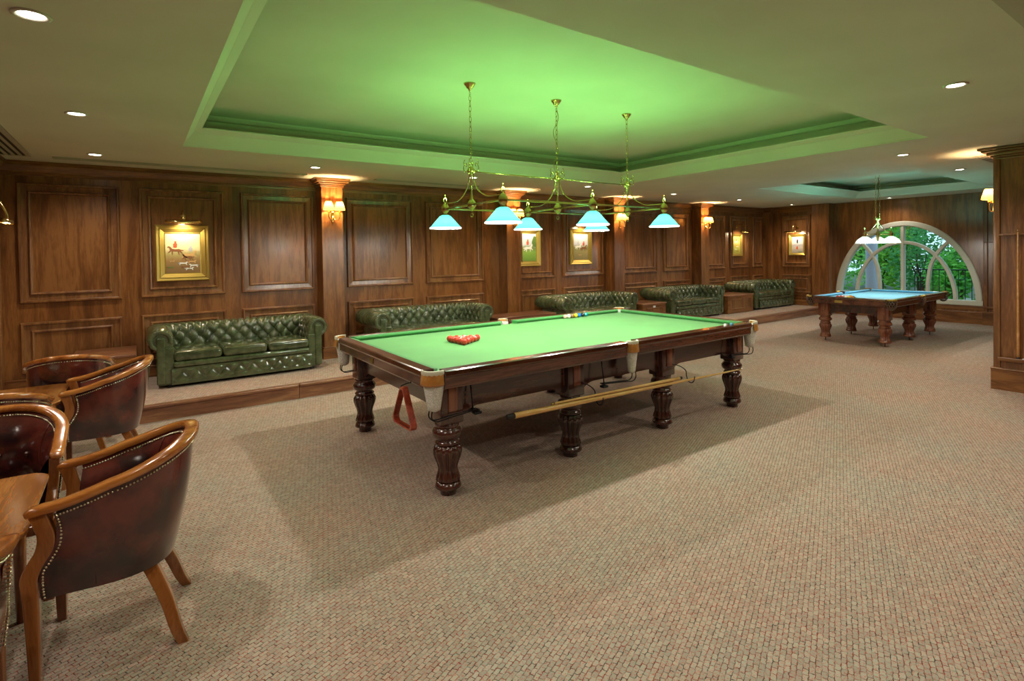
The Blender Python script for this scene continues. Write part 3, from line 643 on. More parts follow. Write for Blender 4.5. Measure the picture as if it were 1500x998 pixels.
    for i, (x, y, ang) in enumerate(cs):
        a = math.radians(ang); mid = i >= 4; rr = .062 if mid else .080; sp = math.radians(84 if mid else 78)
        pk = MB().lathe([(rr*.86, .004), (rr*.9, .012), (rr*1.0, .010), (rr*1.03, -.004), (rr*1.02, -.014), (rr*1.0, -.02)], x, y, H, 20, a-sp, a+sp).build('pocket', 'cream' if net_kind == 'white' else 'gold', t)
        if net_kind == 'white':
            MB().lathe([(rr*1.0, -.012), (rr*1.04, -.04), (rr*1.09, -.075), (rr*1.09, -.088), (rr*1.04, -.09), (rr*.95, -.05), (rr*.86, .006)], x, y, H, 24, a-sp*.92, a+sp*.92, flute=lambda q, h: 1+.02*math.cos(16*q)).build('pocket_leather', 'tan', pk)
            MB().lathe([(rr*.84, -.02), (rr*.86, -.09), (rr*.74, -.15), (rr*.6, -.22), (rr*.52, -.26), (rr*.3, -.272), (.001, -.275)], x, y, H, 24, caps=False, flute=lambda q, h: 1+.03*math.cos(12*q)).build('pocket_net', 'net', pk)
        else:
            nt = MB()
            for k in range(12):
                q = 2*PI*k/12
                for dr in (1, -1):
                    nt.tube([(x+rr*f_*math.cos(q+dr*g_), y+rr*f_*math.sin(q+dr*g_), H+h_) for f_, g_, h_ in ((1, 0, -.03), (1.02, .3, -.07), (.85, .62, -.12), (.55, .95, -.16), (.15, 1.2, -.18))], .0055, 5)
            nt.build('pocket_net', 'brownpocket', pk)
            MB().lathe([(rr*.8, -.01), (rr*.7, -.05), (rr*.5, -.1)], x, y, H, 14, caps=False).build('pocket_liner', 'black', pk)
        if net_kind == 'white':
            # ball return rails below the net
            d = -1 if y < W/2 else 1; sx = 1 if x < L*.3 else -1
            if mid: sx = -1
            yy = y+d*.0; wz = H-.275
            wr_ = MB()
            for o_ in (-.022, .022):
                wr_.tube(catmull([(x-sx*.02, yy+o_, H-.25), (x-sx*.03, yy+o_, wz-.03), (x+sx*.0, yy+o_, wz-.062), (x+sx*.06, yy+o_*.9, wz-.062), (x+sx*.17, yy+o_*.8+.01*-d, wz-.055), (x+sx*.34, yy+o_*.7-d*.02, wz-.045)], 5), .0045, 6)
            wr_.tube([(x+sx*.34, yy-.02, wz-.045), (x+sx*.34, yy+.02, wz-.045)], .005, 6).tube([(x+sx*.31, yy-d*.02, wz-.05), (x+sx*.31, yy-d*.05, zr)], .005, 6)
            wr_.rbox(x+sx*.33-.03, x+sx*.33+.03, yy-.025, yy+.025, wz-.075, wz-.055, .008, k=2)
            wr_.build('ball_return', 'iron', pk)
    return t, zbed
H1 = .903
T1, zb1 = billiard_table('snooker_table', (0, 0, 0), 3.86, 2.06, H1, [.22, 1.356, 2.504, 3.64], [.181, 1.879], 'baize', 'baize_c', 'full-size snooker table with green cloth and dark mahogany legs', 'white')
MB().rbox(.008, .016, 1.06, 1.13, .80, .845, .003, k=2).build('maker_plate', 'oldbrass', T1)
for x in (1.93-.55, 1.93+.60):   # cue hooks under the near apron
    MB().tube(catmull([(x+.05, .11, .60), (x+.05, .03, .598), (x+.05, -.035, .57), (x+.05, -.045, .52), (x+.05, -.065, .474), (x+.05, -.10, .466), (x+.05, -.128, .49), (x+.05, -.135, .53)], 5), .0045, 6).build('cue_hook', 'iron', T1)
T2X, T2Y, H2 = 8.44, .37, .815
T2, zb2 = billiard_table('pool_table', (T2X, T2Y, 0), 2.52, 1.43, H2, [.25, 1.29, 2.28], [.23, 1.20], 'blue', 'blue_c', 'smaller pool table with blue cloth near the arched window', 'brown', 'pin')
MB().rbox(.004, .013, .80, .93, H2-.10, H2-.055, .004, k=2).build('maker_plate', 'gold', T2)

# balls
BR = .0262
def ball(x, y, z, col, label, group, cache={}):
    if col not in cache:
        cache[col] = MB().sphere(0, 0, 0, BR, 20, 12).build('snooker_ball', P('ball_'+str(len(cache)), col, .12, coat=.6)); o = cache[col]
    else: o = cache[col].copy(); C.objects.link(o)
    o.location = (x, y, z); tag(o, label, 'ball', group); return o
RED = (.62, .035, .015)
rd = Vector((.866, .5))*2*BR
cnt = 0
# rack of fifteen reds, apex toward the camera side
ax_, ay_ = .845, 1.035
dirv = Vector((math.cos(math.radians(62)), math.sin(math.radians(62)))); sdv = Vector((-dirv.y, dirv.x))
rows_lab = ['front tip', 'second row', 'third row', 'fourth row', 'back row']
rad = BR*1.22
for i in range(5):
    for j in range(i+1):
        p = Vector((ax_, ay_))+dirv*i*rad*2*.866+sdv*(j-i/2)*rad*2
        pos = '' if i == 0 else (', right end' if j == 0 else ', left end' if j == i else (', middle' if i == 2 or (i == 4 and j == 2) else ', inner ball by the %s end' % ('right' if j < i/2 else 'left')))
        o = ball(p.x, p.y, zb1+rad, RED, 'red ball on the green cloth, %s%s' % (rows_lab[i], pos), 'racked red balls'); o.scale = (1.14,)*3; o.location.z = zb1+BR*1.14
for i, (c, n) in enumerate([((.85, .45, .40), 'pink'), ((.85, .84, .78), 'white cue'), ((.32, .14, .05), 'brown'), ((.90, .62, .02), 'yellow'), ((.02, .18, .62), 'blue'), ((.012, .012, .014), 'black'), ((.0, .30, .40), 'dark green')]):
    f_ = i/6; ball(2.745+f_*.345, 1.885-.0*f_, zb1+BR, c, n+' ball in the row beside the far cushion of the green table', 'coloured balls in a row')

# cues and triangle at table 1
def cue(p0, p1, r0, r1, label, name='cue', mat='cuewood'):
    a, b = Vector(p0), Vector(p1); L = (b-a).length
    t = empty(name, p0, 0, label, 'cue', None); t.rotation_euler = (b-a).to_track_quat('X', 'Z').to_euler()
    n = 12; MB().tube([(L*(.02+.96*i/n), 0, 0) for i in range(n+1)], [r0+(r1-r0)*i/n for i in range(n+1)], 12).build('cue_shaft', mat, t)
    MB().tube([(0, 0, 0), (L*.02, 0, 0)], [r0*.9, r0*1.02], 12).build('cue_butt_cap', 'black', t)
    MB().tube([(L*.98, 0, 0), (L, 0, 0)], [r1*1.05, r1*1.02], 10).build('ferrule', 'brass', t); return t
cue((.55, -.09, .535), (3.40, -.085, .475), .021, .007, 'long wooden cue hanging in hooks along the near side of the snooker table')
cue((2.47, -.075, .523), (.95, -.082, .555), .015, .008, 'shorter thick cue lying behind the long cue in the same hooks')
def triangle(loc, rx, rz, s, label, mat, name='ball_triangle', h=.045):
    t = bpy.data.objects.new
    m = MB(); r = .032
    def tri(s_):
        out = []
        for k in range(3):
            a = math.radians(90+120*k); cx, cy = (s_/1.732-r*2)*math.cos(a), (s_/1.732-r*2)*math.sin(a)
            for j in range(7): q = a-PI/3+2*PI/3*j/6; out.append((cx+r*math.cos(q), cy+r*math.sin(q)))
        return out
    o_, i_ = tri(s), tri(s-.04); n = len(o_)
    vs = [(x, y, z) for z in (0, h) for x, y in o_]+[(x, y, z) for z in (0, h) for x, y in i_]
    fs = []
    for k in range(n):
        l = (k+1) % n; fs += [(k, l, n+l, n+k), (2*n+l, 2*n+k, 3*n+k, 3*n+l), (n+k, n+l, 3*n+l, 3*n+k), (l, k, 2*n+k, 2*n+l)]
    m.add(vs, fs); o = m.build(name, mat, None, bevel=.003); o.location = loc; o.rotation_euler = (rx, 0, rz); tag(o, label, 'triangle'); return o
RW = wood('red_triangle_wood', (.22, .025, .012), (.38, .055, .025), (.5, .09, .04), 'x', .25, .6)
MB().tube(catmull([(.10, .36, .76), (.02, .36, .775), (-.035, .36, .765), (-.05, .36, .745), (-.04, .36, .73)], 4), .004, 6).build('triangle_hook', 'iron', T1)
tr = triangle((-.055, .335, .588), PI/2, math.radians(91), .36, 'red wooden ball triangle hanging from the left end of the snooker table', RW)
# chalks on rail
for x, c_, lb in ((3.33, 'plainwhite', 'small white chalk cube on the near right rail of the snooker table'), (3.44, 'blue', 'small dark blue chalk cube on the near right rail of the snooker table')):
    o = MB().rbox(-.014, .014, -.014, .014, 0, .022, .002, k=1).build('chalk_cube', c_); o.location = (x, .045, H1+.001); tag(o, lb, 'chalk')
# racked balls on pool table
tr2 = triangle((T2X+1.02-.72, T2Y+.83, zb2), 0, math.radians(-90), .36, 'dark triangle around the racked balls on the blue pool table', 'mahog', h=.04)
cols = [(.8, .5, .03), (.7, .05, .02), (.85, .82, .7), (.75, .2, .03), (.6, .1, .06)]
k = 0
for i in range(5):
    for j in range(i+1):
        x = T2X+.45-i*.052*1.0-.06; y = T2Y+.83+(j-i/2)*.06; c = cols[(k*7+3) % 5]
        nm = {0: 'yellow', 1: 'red', 2: 'white', 3: 'orange', 4: 'dark red'}[(k*7+3) % 5]
        o = ball(x, y, zb2+BR*1.12, c, '%s ball on the blue table, %s' % (nm, ['far tip', 'second row', 'middle row', 'fourth row', 'row nearest the brass plate'][i]+('' if i == 0 else ', %s' % ('right end' if j == 0 else 'left end' if j == i else 'place %d from right' % (j+1)))), 'racked pool balls'); o.scale = (1.12,)*3; k += 1

# ================================================================ BRASS LAMPS
def chain(m, x, y, z0, z1, s=.045):
    n = max(2, int((z1-z0)/s)); s = (z1-z0)/n
    for i in range(n):
        c = z0+(i+.5)*s; pts = []
        for k in range(10):
            q = 2*PI*k/10; a, b = math.cos(q)*.011, math.sin(q)*s*.62
            pts.append((x+a, y, c+b) if i % 2 == 0 else (x, y+a, c+b))
        m.tube(pts, .0028, 5, closed=True)
def shade_parts(t, x, y, zb, inner='shade1in', outer='shade1', R=.155, hh=.118, glow=SHADE_W, gcol=(.30, 1, .24), up=GREEN_W, bell=False, loc=(0, 0, 0), rz=0, k=1.0):
    pf = [(R, 0), (R*.985, .006), (R*.36, hh), (R*.22, hh+.012)] if not bell else [(R, 0), (R*.93, .03), (R*.78, .065), (R*.5, .1), (R*.24, .125)]
    sh = MB().lathe(pf, x, y, zb, 32, caps=False).build('lamp_shade', outer, t)
    MB().lathe([(R*.99, -.004), (R*1.012, .002), (R*.99, .008)], x, y, zb, 32, caps=False).build('shade_rim', inner, sh)
    MB().sphere(x, y, zb+.045, .024, 12, 8, 1.3).build('bulb', 'bulb', sh)
    m = Matrix.Rotation(rz, 4, 'Z') @ Vector((x, y, 0))
    light('POINT', 'lamp_glow', (loc[0]+m.x, loc[1]+m.y, loc[2]+zb+.012), glow, (1, .96, .86), .03)
    light('SPOT', 'lamp_upward_glow', (loc[0]+m.x, loc[1]+m.y, loc[2]+zb+hh+.15), up, gcol, .05, (loc[0]+m.x, loc[1]+m.y, 5), 3.12, .12)
def finial(m, x, y, z):
    # open pear-shaped scroll with a ball on top
    m.tube([(x+.018*math.cos(q), y, z+.028+.026*math.sin(q)) for q in [2*PI*k/10 for k in range(10)]], .0035, 6, closed=True)
    m.tube([(x, y, z+.05), (x+.002, y, z+.075)], .003, 6).sphere(x+.002, y, z+.08, .006, 8, 6)
HUBX = [.945, 1.95, 2.965]; LY = 1.03; LZ = 2.127
lamp = empty('billiard_lamp', (0, 0, 0), 0, 'long brass six shade lamp hanging over the green snooker table', 'ceiling lamp')
for i, x in enumerate(HUBX):
    cn = MB().lathe([(.004, -.07), (.012, -.062), (.014, -.05), (.03, -.04), (.034, -.03), (.05, -.012), (.055, 0)], x, LY, 3.22, 20).build('canopy', 'brass', lamp)
    m = MB(); chain(m, x, LY, 2.50, 3.155); m.tube([(x+.02*math.cos(2*PI*k/12), LY, 2.49+.02*math.sin(2*PI*k/12)) for k in range(12)], .0035, 6, closed=True); m.build('chain', 'brass', lamp)
    h = MB()
    h.lathe([(.004, .045), (.018, .04), (.034, .02), (.036, .0), (.022, -.02), (.008, -.03), (.008, -.2), (.014, -.25), (.035, -.275), (.043, -.30), (.035, -.325), (.012, -.35), (.007, -.36)], x, LY, 2.427, 18)
    h.tube([(x+.014*math.cos(2*PI*k/10), LY, 2.035+.018*math.sin(2*PI*k/10)) for k in range(10)], .004, 6, closed=True)
    for q in range(4):     # crown scrolls
        a = PI/4+q*PI/2
        pts = [(x+r_*math.cos(a), LY+r_*math.sin(a), 2.427+z_) for r_, z_ in ((.03, .01), (.055, .0), (.07, .025), (.06, .06), (.045, .075), (.04, .055), (.05, .045))]
        h.tube(catmull(pts, 4), .0042, 6); h.tube(catmull([(x+r_*math.cos(a), LY+r_*math.sin(a), 2.427+z_) for r_, z_ in ((.06, .06), (.068, .08), (.06, .1))], 3), .003, 5).sphere(x+.06*math.cos(a), LY+.06*math.sin(a), 2.53, .006, 8, 6)
    h.build('crown_stem', 'brass', lamp)
    for s_ in (-1, 1):
        yl = LY+s_*.515
        a = MB(); a.tube([(x, LY, LZ), (x, yl, LZ+.0)], .0085, 8)
        a.tube(catmull([(x, LY+s_*.03, 2.42), (x, LY+s_*.05, 2.33), (x, LY+s_*.13, 2.24), (x, LY+s_*.26, 2.182), (x, LY+s_*.4, 2.175), (x, yl, 2.175)], 5), .006, 8)
        a.lathe([(.006, .062), (.014, .05), (.035, .028), (.042, .0), (.036, -.028), (.02, -.045), (.02, -.055), (.036, -.062), (.036, -.072)], x, yl, LZ, 18)
        finial(a, x, yl, LZ+.055); a.build('lamp_arm', 'brass', lamp)
        shade_parts(lamp, x, yl, LZ-.072-.118)
for s_ in (-1, 1): MB().tube([(HUBX[0], LY+s_*.515, LZ), (HUBX[2], LY+s_*.515, LZ)], .0085, 8).build('long_bar', 'brass', lamp)
MB().tube([(HUBX[0], LY, 2.427), (HUBX[2], LY, 2.427)], .0055, 8).build('top_bar', 'brass', lamp)
cw = [(HUBX[1], LY, 3.15)]+[(HUBX[1]+.035*math.sin(i*1.25+.3), LY+.01, 3.12-i*.065) for i in range(1, 10)]+[(HUBX[1], LY, 2.47)]
MB().tube(catmull(cw, 4), .0035, 6).build('electric_wire', 'oldbrass', lamp)
# smaller lamp above the pool table
QX, QY, QZ = 9.73, 1.1, 1.925
lamp2 = empty('billiard_lamp', (QX, QY, 0), 0, 'smaller brass three shade lamp hanging over the blue pool table', 'ceiling lamp')
rv, fv = Vector((.81, -.587)), Vector((.587, .81))
for i, (a, d) in enumerate(((-.245, .0), (.19, -.09), (.13, .2))):
    e = rv*a+fv*d
    m = MB().tube([(0, 0, QZ), (e.x, e.y, QZ)], .009, 8).tube(catmull([(0, 0, QZ+.23), (e.x*.25, e.y*.25, QZ+.16), (e.x*.6, e.y*.6, QZ+.06), (e.x, e.y, QZ+.045)], 5), .007, 8)
    m.lathe([(.006, .05), (.012, .04), (.03, .02), (.03, 0), (.02, -.03), (.03, -.045)], e.x, e.y, QZ, 14); finial(m, e.x, e.y, QZ+.04); m.build('lamp_arm', 'brass', lamp2)
    shade_parts(lamp2, e.x, e.y, QZ-.165, 'shade2', 'shade2', .155, .118, SHADE_W*.8, (.22, .95, .75), GREEN_W*.8, True, (QX, QY, 0))
m = MB().lathe([(.01, -.13), (.02, -.1), (.03, -.02), (.03, .03), (.02, .05), (.015, .06), (.015, .26), (.04, .275), (.05, .29), (.02, .31)], 0, 0, QZ, 16); m.build('centre_stem', 'oldbrass', lamp2)
m = MB()
for dx in (-.035, .035):
    chain(m, dx*rv.x, dx*rv.y, QZ+.33, 3.075, .05)
    m.tube([(dx*rv.x+.018*math.cos(2*PI*k/10), dx*rv.y, QZ+.325+.018*math.sin(2*PI*k/10)) for k in range(10)], .004, 6, closed=True)
m.build('chain', 'brass', lamp2); MB().lathe([(.004, -.06), (.05, -.02), (.085, 0)], 0, 0, 3.13, 18).build('canopy', 'brass', lamp2)
MB().tube(catmull([(.03+.02*math.sin(i*1.4), 0, QZ+.3+i*.11) for i in range(8)], 4), .004, 6).build('electric_wire', 'iron', lamp2)

# ================================================================ CHESTERFIELD SOFAS
def make_sofa():
    t = empty('chesterfield_sofa', (0, 0, 0), 0, 'x', 'sofa', 'green leather chesterfield sofas')
    # local: x centred, front y=-.42, back y=+.42
    xi, yb, yf = .76, .17, -.36; RR = .118
    prof = []; zs0 = .24; zc_ = .555; lean = -.0
    for i in range(24): u = i/23; prof.append((lean, zs0+(zc_-zs0)*u, -1.0, 0.0))
    for i in range(1, 31):
        a = PI-(PI+1.15)*i/30; prof.append((RR+RR*math.cos(a), zc_+RR*math.sin(a), math.cos(a), math.sin(a)))
    ux, uz = prof[-1][0], prof[-1][1]
    prof.append((ux-.02, uz-.03, .7, -.7))
    for i in range(5): prof.append((.155, .40-.35*i/4, 1, 0))
    # arc length
    T = [0]
    for i in range(1, len(prof)): T.append(T[-1]+math.hypot(prof[i][0]-prof[i-1][0], prof[i][1]-prof[i-1][1]))
    tw, th = .0724, .088; t_off = .10; t_last = t_off+th*3.5
    Ltot = 2*(yb-yf)+2*xi
    def disp(s, tt):
        # tufting: diamonds up to the last button row, straight pleats over the roll
        a = s/tw; b = (tt-t_off)/(th*2)
        d = abs(math.sin(PI*(a/2+b)))*abs(math.sin(PI*(a/2-b)))
        dia = d**.42
        pl = abs(math.sin(PI*(a/2+ (t_last-t_off)/(th*2))))
        ple = .35+.65*(abs(math.sin(PI*(a+.0)))**.5)
        if tt < t_last-th*.5: v = dia
        else:
            q = min(1, (tt-(t_last-th*.5))/(th*.7)); v = dia*(1-q)+ple*q
        fade = 1 if tt < T[52] else 0
        return .046*(v-.6)*(1 if tt < T[48] else max(0, 1-(tt-T[48])/.12))
    path = []
    nA, nB = 72, 210
    for i in range(nA+1): path.append(('L', i/nA))
    for i in range(1, nB): path.append(('B', i/nB))
    for i in range(nA+1): path.append(('R', 1-i/nA))
    rows = []
    for kind, f in path:
        row = []
        for k, (u, z, nu, nz) in enumerate(prof):
            if kind == 'L': s = f*(yb-yf)
            elif kind == 'B': s = (yb-yf)+f*2*xi
            else: s = (yb-yf)+2*xi+(1-f)*(yb-yf)
            sc = s-(yb-yf)-xi
            if kind != 'B': # on the arms the seams run on from the corner
                pass
            d = disp(sc+tw*.5*0, T[k])
            edge = 1.0
            if kind != 'B': edge = min(1, f/.06)
            d *= edge
            uu, zz = u+nu*d, z+nz*d
            if kind == 'L': row.append((-(xi+uu), yf+f*(yb+uu-yf), zz))
            elif kind == 'R': row.append((xi+uu, yf+f*(yb+uu-yf), zz))
            else: row.append((-(xi+uu)+f*2*(xi+uu), yb+uu, zz))
        rows.append(row)
    sh = MB().grid(rows).build('tufted_back_and_arms', 'green', t)
    bt = MB()
    rowsn = 4
    for r_ in range(rowsn):
        tt = t_off+r_*th; k = min(range(len(T)), key=lambda q: abs(T[q]-tt)); u, z, nu, nz = prof[k]
        ofs = 0 if r_ % 2 == 0 else 1
        for c_ in range(-11, 12):
            if (c_ % 2) != ofs: continue
            s = c_*tw/1.0
            if abs(s) < xi-.02: bt.sphere(s, yb+u-nu*-.0+.006*1, z, .009, 8, 5)
    bt.build('button', 'green', sh)['kind'] = 'stuff'
    # arm fronts: scroll-shaped facing with piping
    for sg in (-1, 1):
        out = [(u, z) for u, z, _, _ in prof]
        out = [(out[0][0], .06)]+out; out[-1] = (out[-1][0], .04)
        P2 = [(sg*(xi+u), z) for u, z in out]
        m = MB(); m.prism(P2 if sg < 0 else P2[::-1], yf-.02, yf+.02, 'y'); m.build('arm_front', 'green', t, bevel=.008)
        am = MB(); cx = sg*(xi+RR)
        # pleated scroll ring
        ring = []
        for i in range(60):
            a = PI+.35-(PI+1.6)*i/59; r1 = RR+.004*math.sin(i*1.9)
            ring.append([(cx-sg*-1*0+(-sg)*-1*(r1*c_)*math.cos(a)*1, yf-.018-dy, zc_+r1*c_*math.sin(a)) for c_, dy in ((1.03, .0), (1.03, .014), (.9, .026), (.72, .022), (.6, .004))])
        am.grid(ring); am.tube([(cx+sg*.042*math.cos(q), yf-.03, zc_+.042*math.sin(q)) for q in [2*PI*k/16 for k in range(16)]], .008, 6, closed=True)
        am.rbox(cx-.043, cx+.043, yf-.05, yf-.015, .05, zc_+.035, .02)
        a_, b_ = sorted((sg*(xi-.012), sg*(xi+.165))); am.rbox(a_, b_, yf-.035, yf+.03, .045, .47, .014)
        am.build('arm_scroll', 'green', t)
    for i in range(3):
        w_ = 2*xi/3
        cu = MB().rbox(-xi+i*w_+.006, -xi+(i+1)*w_-.006, -.43, .16, .30, .415, .042, .022).build('seat_cushion', 'green', t)
        x0, x1 = -xi+i*w_+.012, -xi+(i+1)*w_-.012
        MB().tube([(x0+.01, -.425, .395), (x0+.05, -.431, .402), (x1-.05, -.431, .402), (x1-.01, -.425, .395)], .005, 6).build('piping', 'green', cu)
    MB().rbox(-xi-.0, xi+.0, -.43, .2, .225, .30, .03).build('seat_rail_roll', 'green', t)
    # tufted apron
    rows = []
    for i in range(161):
        x = -xi-.02+(2*xi+.04)*i/160; row = []
        for j in range(21):
            z = .035+.19*j/20; a = x/.075; b = (z-.10)/.09
            d = (abs(math.sin(PI*(a/2+b/2)))*abs(math.sin(PI*(a/2-b/2))))**.45 if .08 < z < .20 else .7
            w_ = max(0, min(1, min((z-.055)/.03, (.21-z)/.02)))
            row.append((x, -.415-.022*(.55+(d-.55)*w_), z))
        rows.append(row)
    ap = MB().grid(rows).build('front_apron', 'green', t)
    bt = MB()
    for c_ in range(-9, 10): bt.sphere(c_*.075, -.425, .10+(.045 if c_ % 2 else 0)*1.0+.02, .008, 8, 5)
    bt.build('button', 'green', ap)['kind'] = 'stuff'
    MB().box(-xi-.14, xi+.14, -.38, .31, .03, .3).build('base_frame', 'green', t, bevel=.01)
    for x in (-.8, .8):
        for y in (-.34, .26): MB().lathe([(.022, 0), (.026, .012), (.02, .035)], x, y, 0, 10).build('foot', 'black', t)
    return t
sofa = make_sofa()
SY = 4.66
for i, (x, y, lb) in enumerate([(-.44, 4.70, 'green buttoned leather sofa under the hunting picture, whole front visible'), (2.21, SY, 'green leather sofa behind the left end of the snooker table'),
        (5.68, SY, 'green leather sofa behind the far corner of the snooker table, under two pictures'), (8.62, SY, 'green leather sofa between two wooden box tables'), (11.80, SY, 'green leather sofa farthest away, below the small gilt picture')]):
    place(sofa, i == 0, (x, y, ZP), 0, lb)
o = MB().lathe([(.014, 0), (.016, .008), (.001, .014)], n=12).build('bottle_cap', 'plainwhite'); o.location = (-.62, 4.33, ZP+.44); tag(o, 'tiny white cap lying on the left cushion of the first sofa', 'cap')

# ================================================================ BOX TABLES ON THE PLATFORM
def box_table(x0, x1, y0, y1, z1, label, lip=.0):
    t = empty('box_table', ((x0+x1)/2, (y0+y1)/2, ZP), 0, label, 'side table', 'wooden box tables between the sofas')
    a, b = (x1-x0)/2, (y1-y0)/2; h = z1-ZP
    MB().box(-a, a, -b, b, 0, h-.03).build('cabinet_body', 'trimx', t, bevel=.004)
    MB().rbox(-a-.015, a+.015, -b-.015, b+.015, h-.03, h, .008, k=2).build('table_top', 'redwood', t)
    fn = lambda u, w_, q: (u, -b-q, w_)
    MB().rings([(-a+.10, a-.10, .09, h-.09, 0), (-a+.105, a-.105, .095, h-.095, .012), (-a+.12, a-.12, .11, h-.11, .012), (-a+.13, a-.13, .12, h-.12, .002)], fn).build('front_moulding', 'mould', t)
    fn = lambda u, w_, q: (-a-q, u, w_)
    MB().rings([(-b+.08, b-.08, .09, h-.09, 0), (-b+.085, b-.085, .095, h-.095, .01), (-b+.1, b-.1, .11, h-.11, .01), (-b+.11, b-.11, .12, h-.12, .002)], fn).build('side_moulding', 'mould', t)
    return t
box_table(-2.12, -1.56, 4.35, 5.1, .60, 'wooden box table in the left corner beside the first sofa')
box_table(3.32, 4.55, 4.32, 4.85, .60, 'wooden box table between the second and third sofas')
box_table(6.80, 7.50, 4.26, 4.86, .60, 'wooden box table between the third and fourth sofas')
box_table(9.66, 10.70, 4.22, 4.86, .60, 'wooden box table with framed front beside the farthest sofa')
MB().rbox(7.10, 7.17, 4.252, 4.262, .49, .545, .003, k=1).build('wall_socket', 'plainwhite')
tag(bpy.data.objects['wall_socket'], 'small white socket plate on the box table behind the far cushion', 'socket')

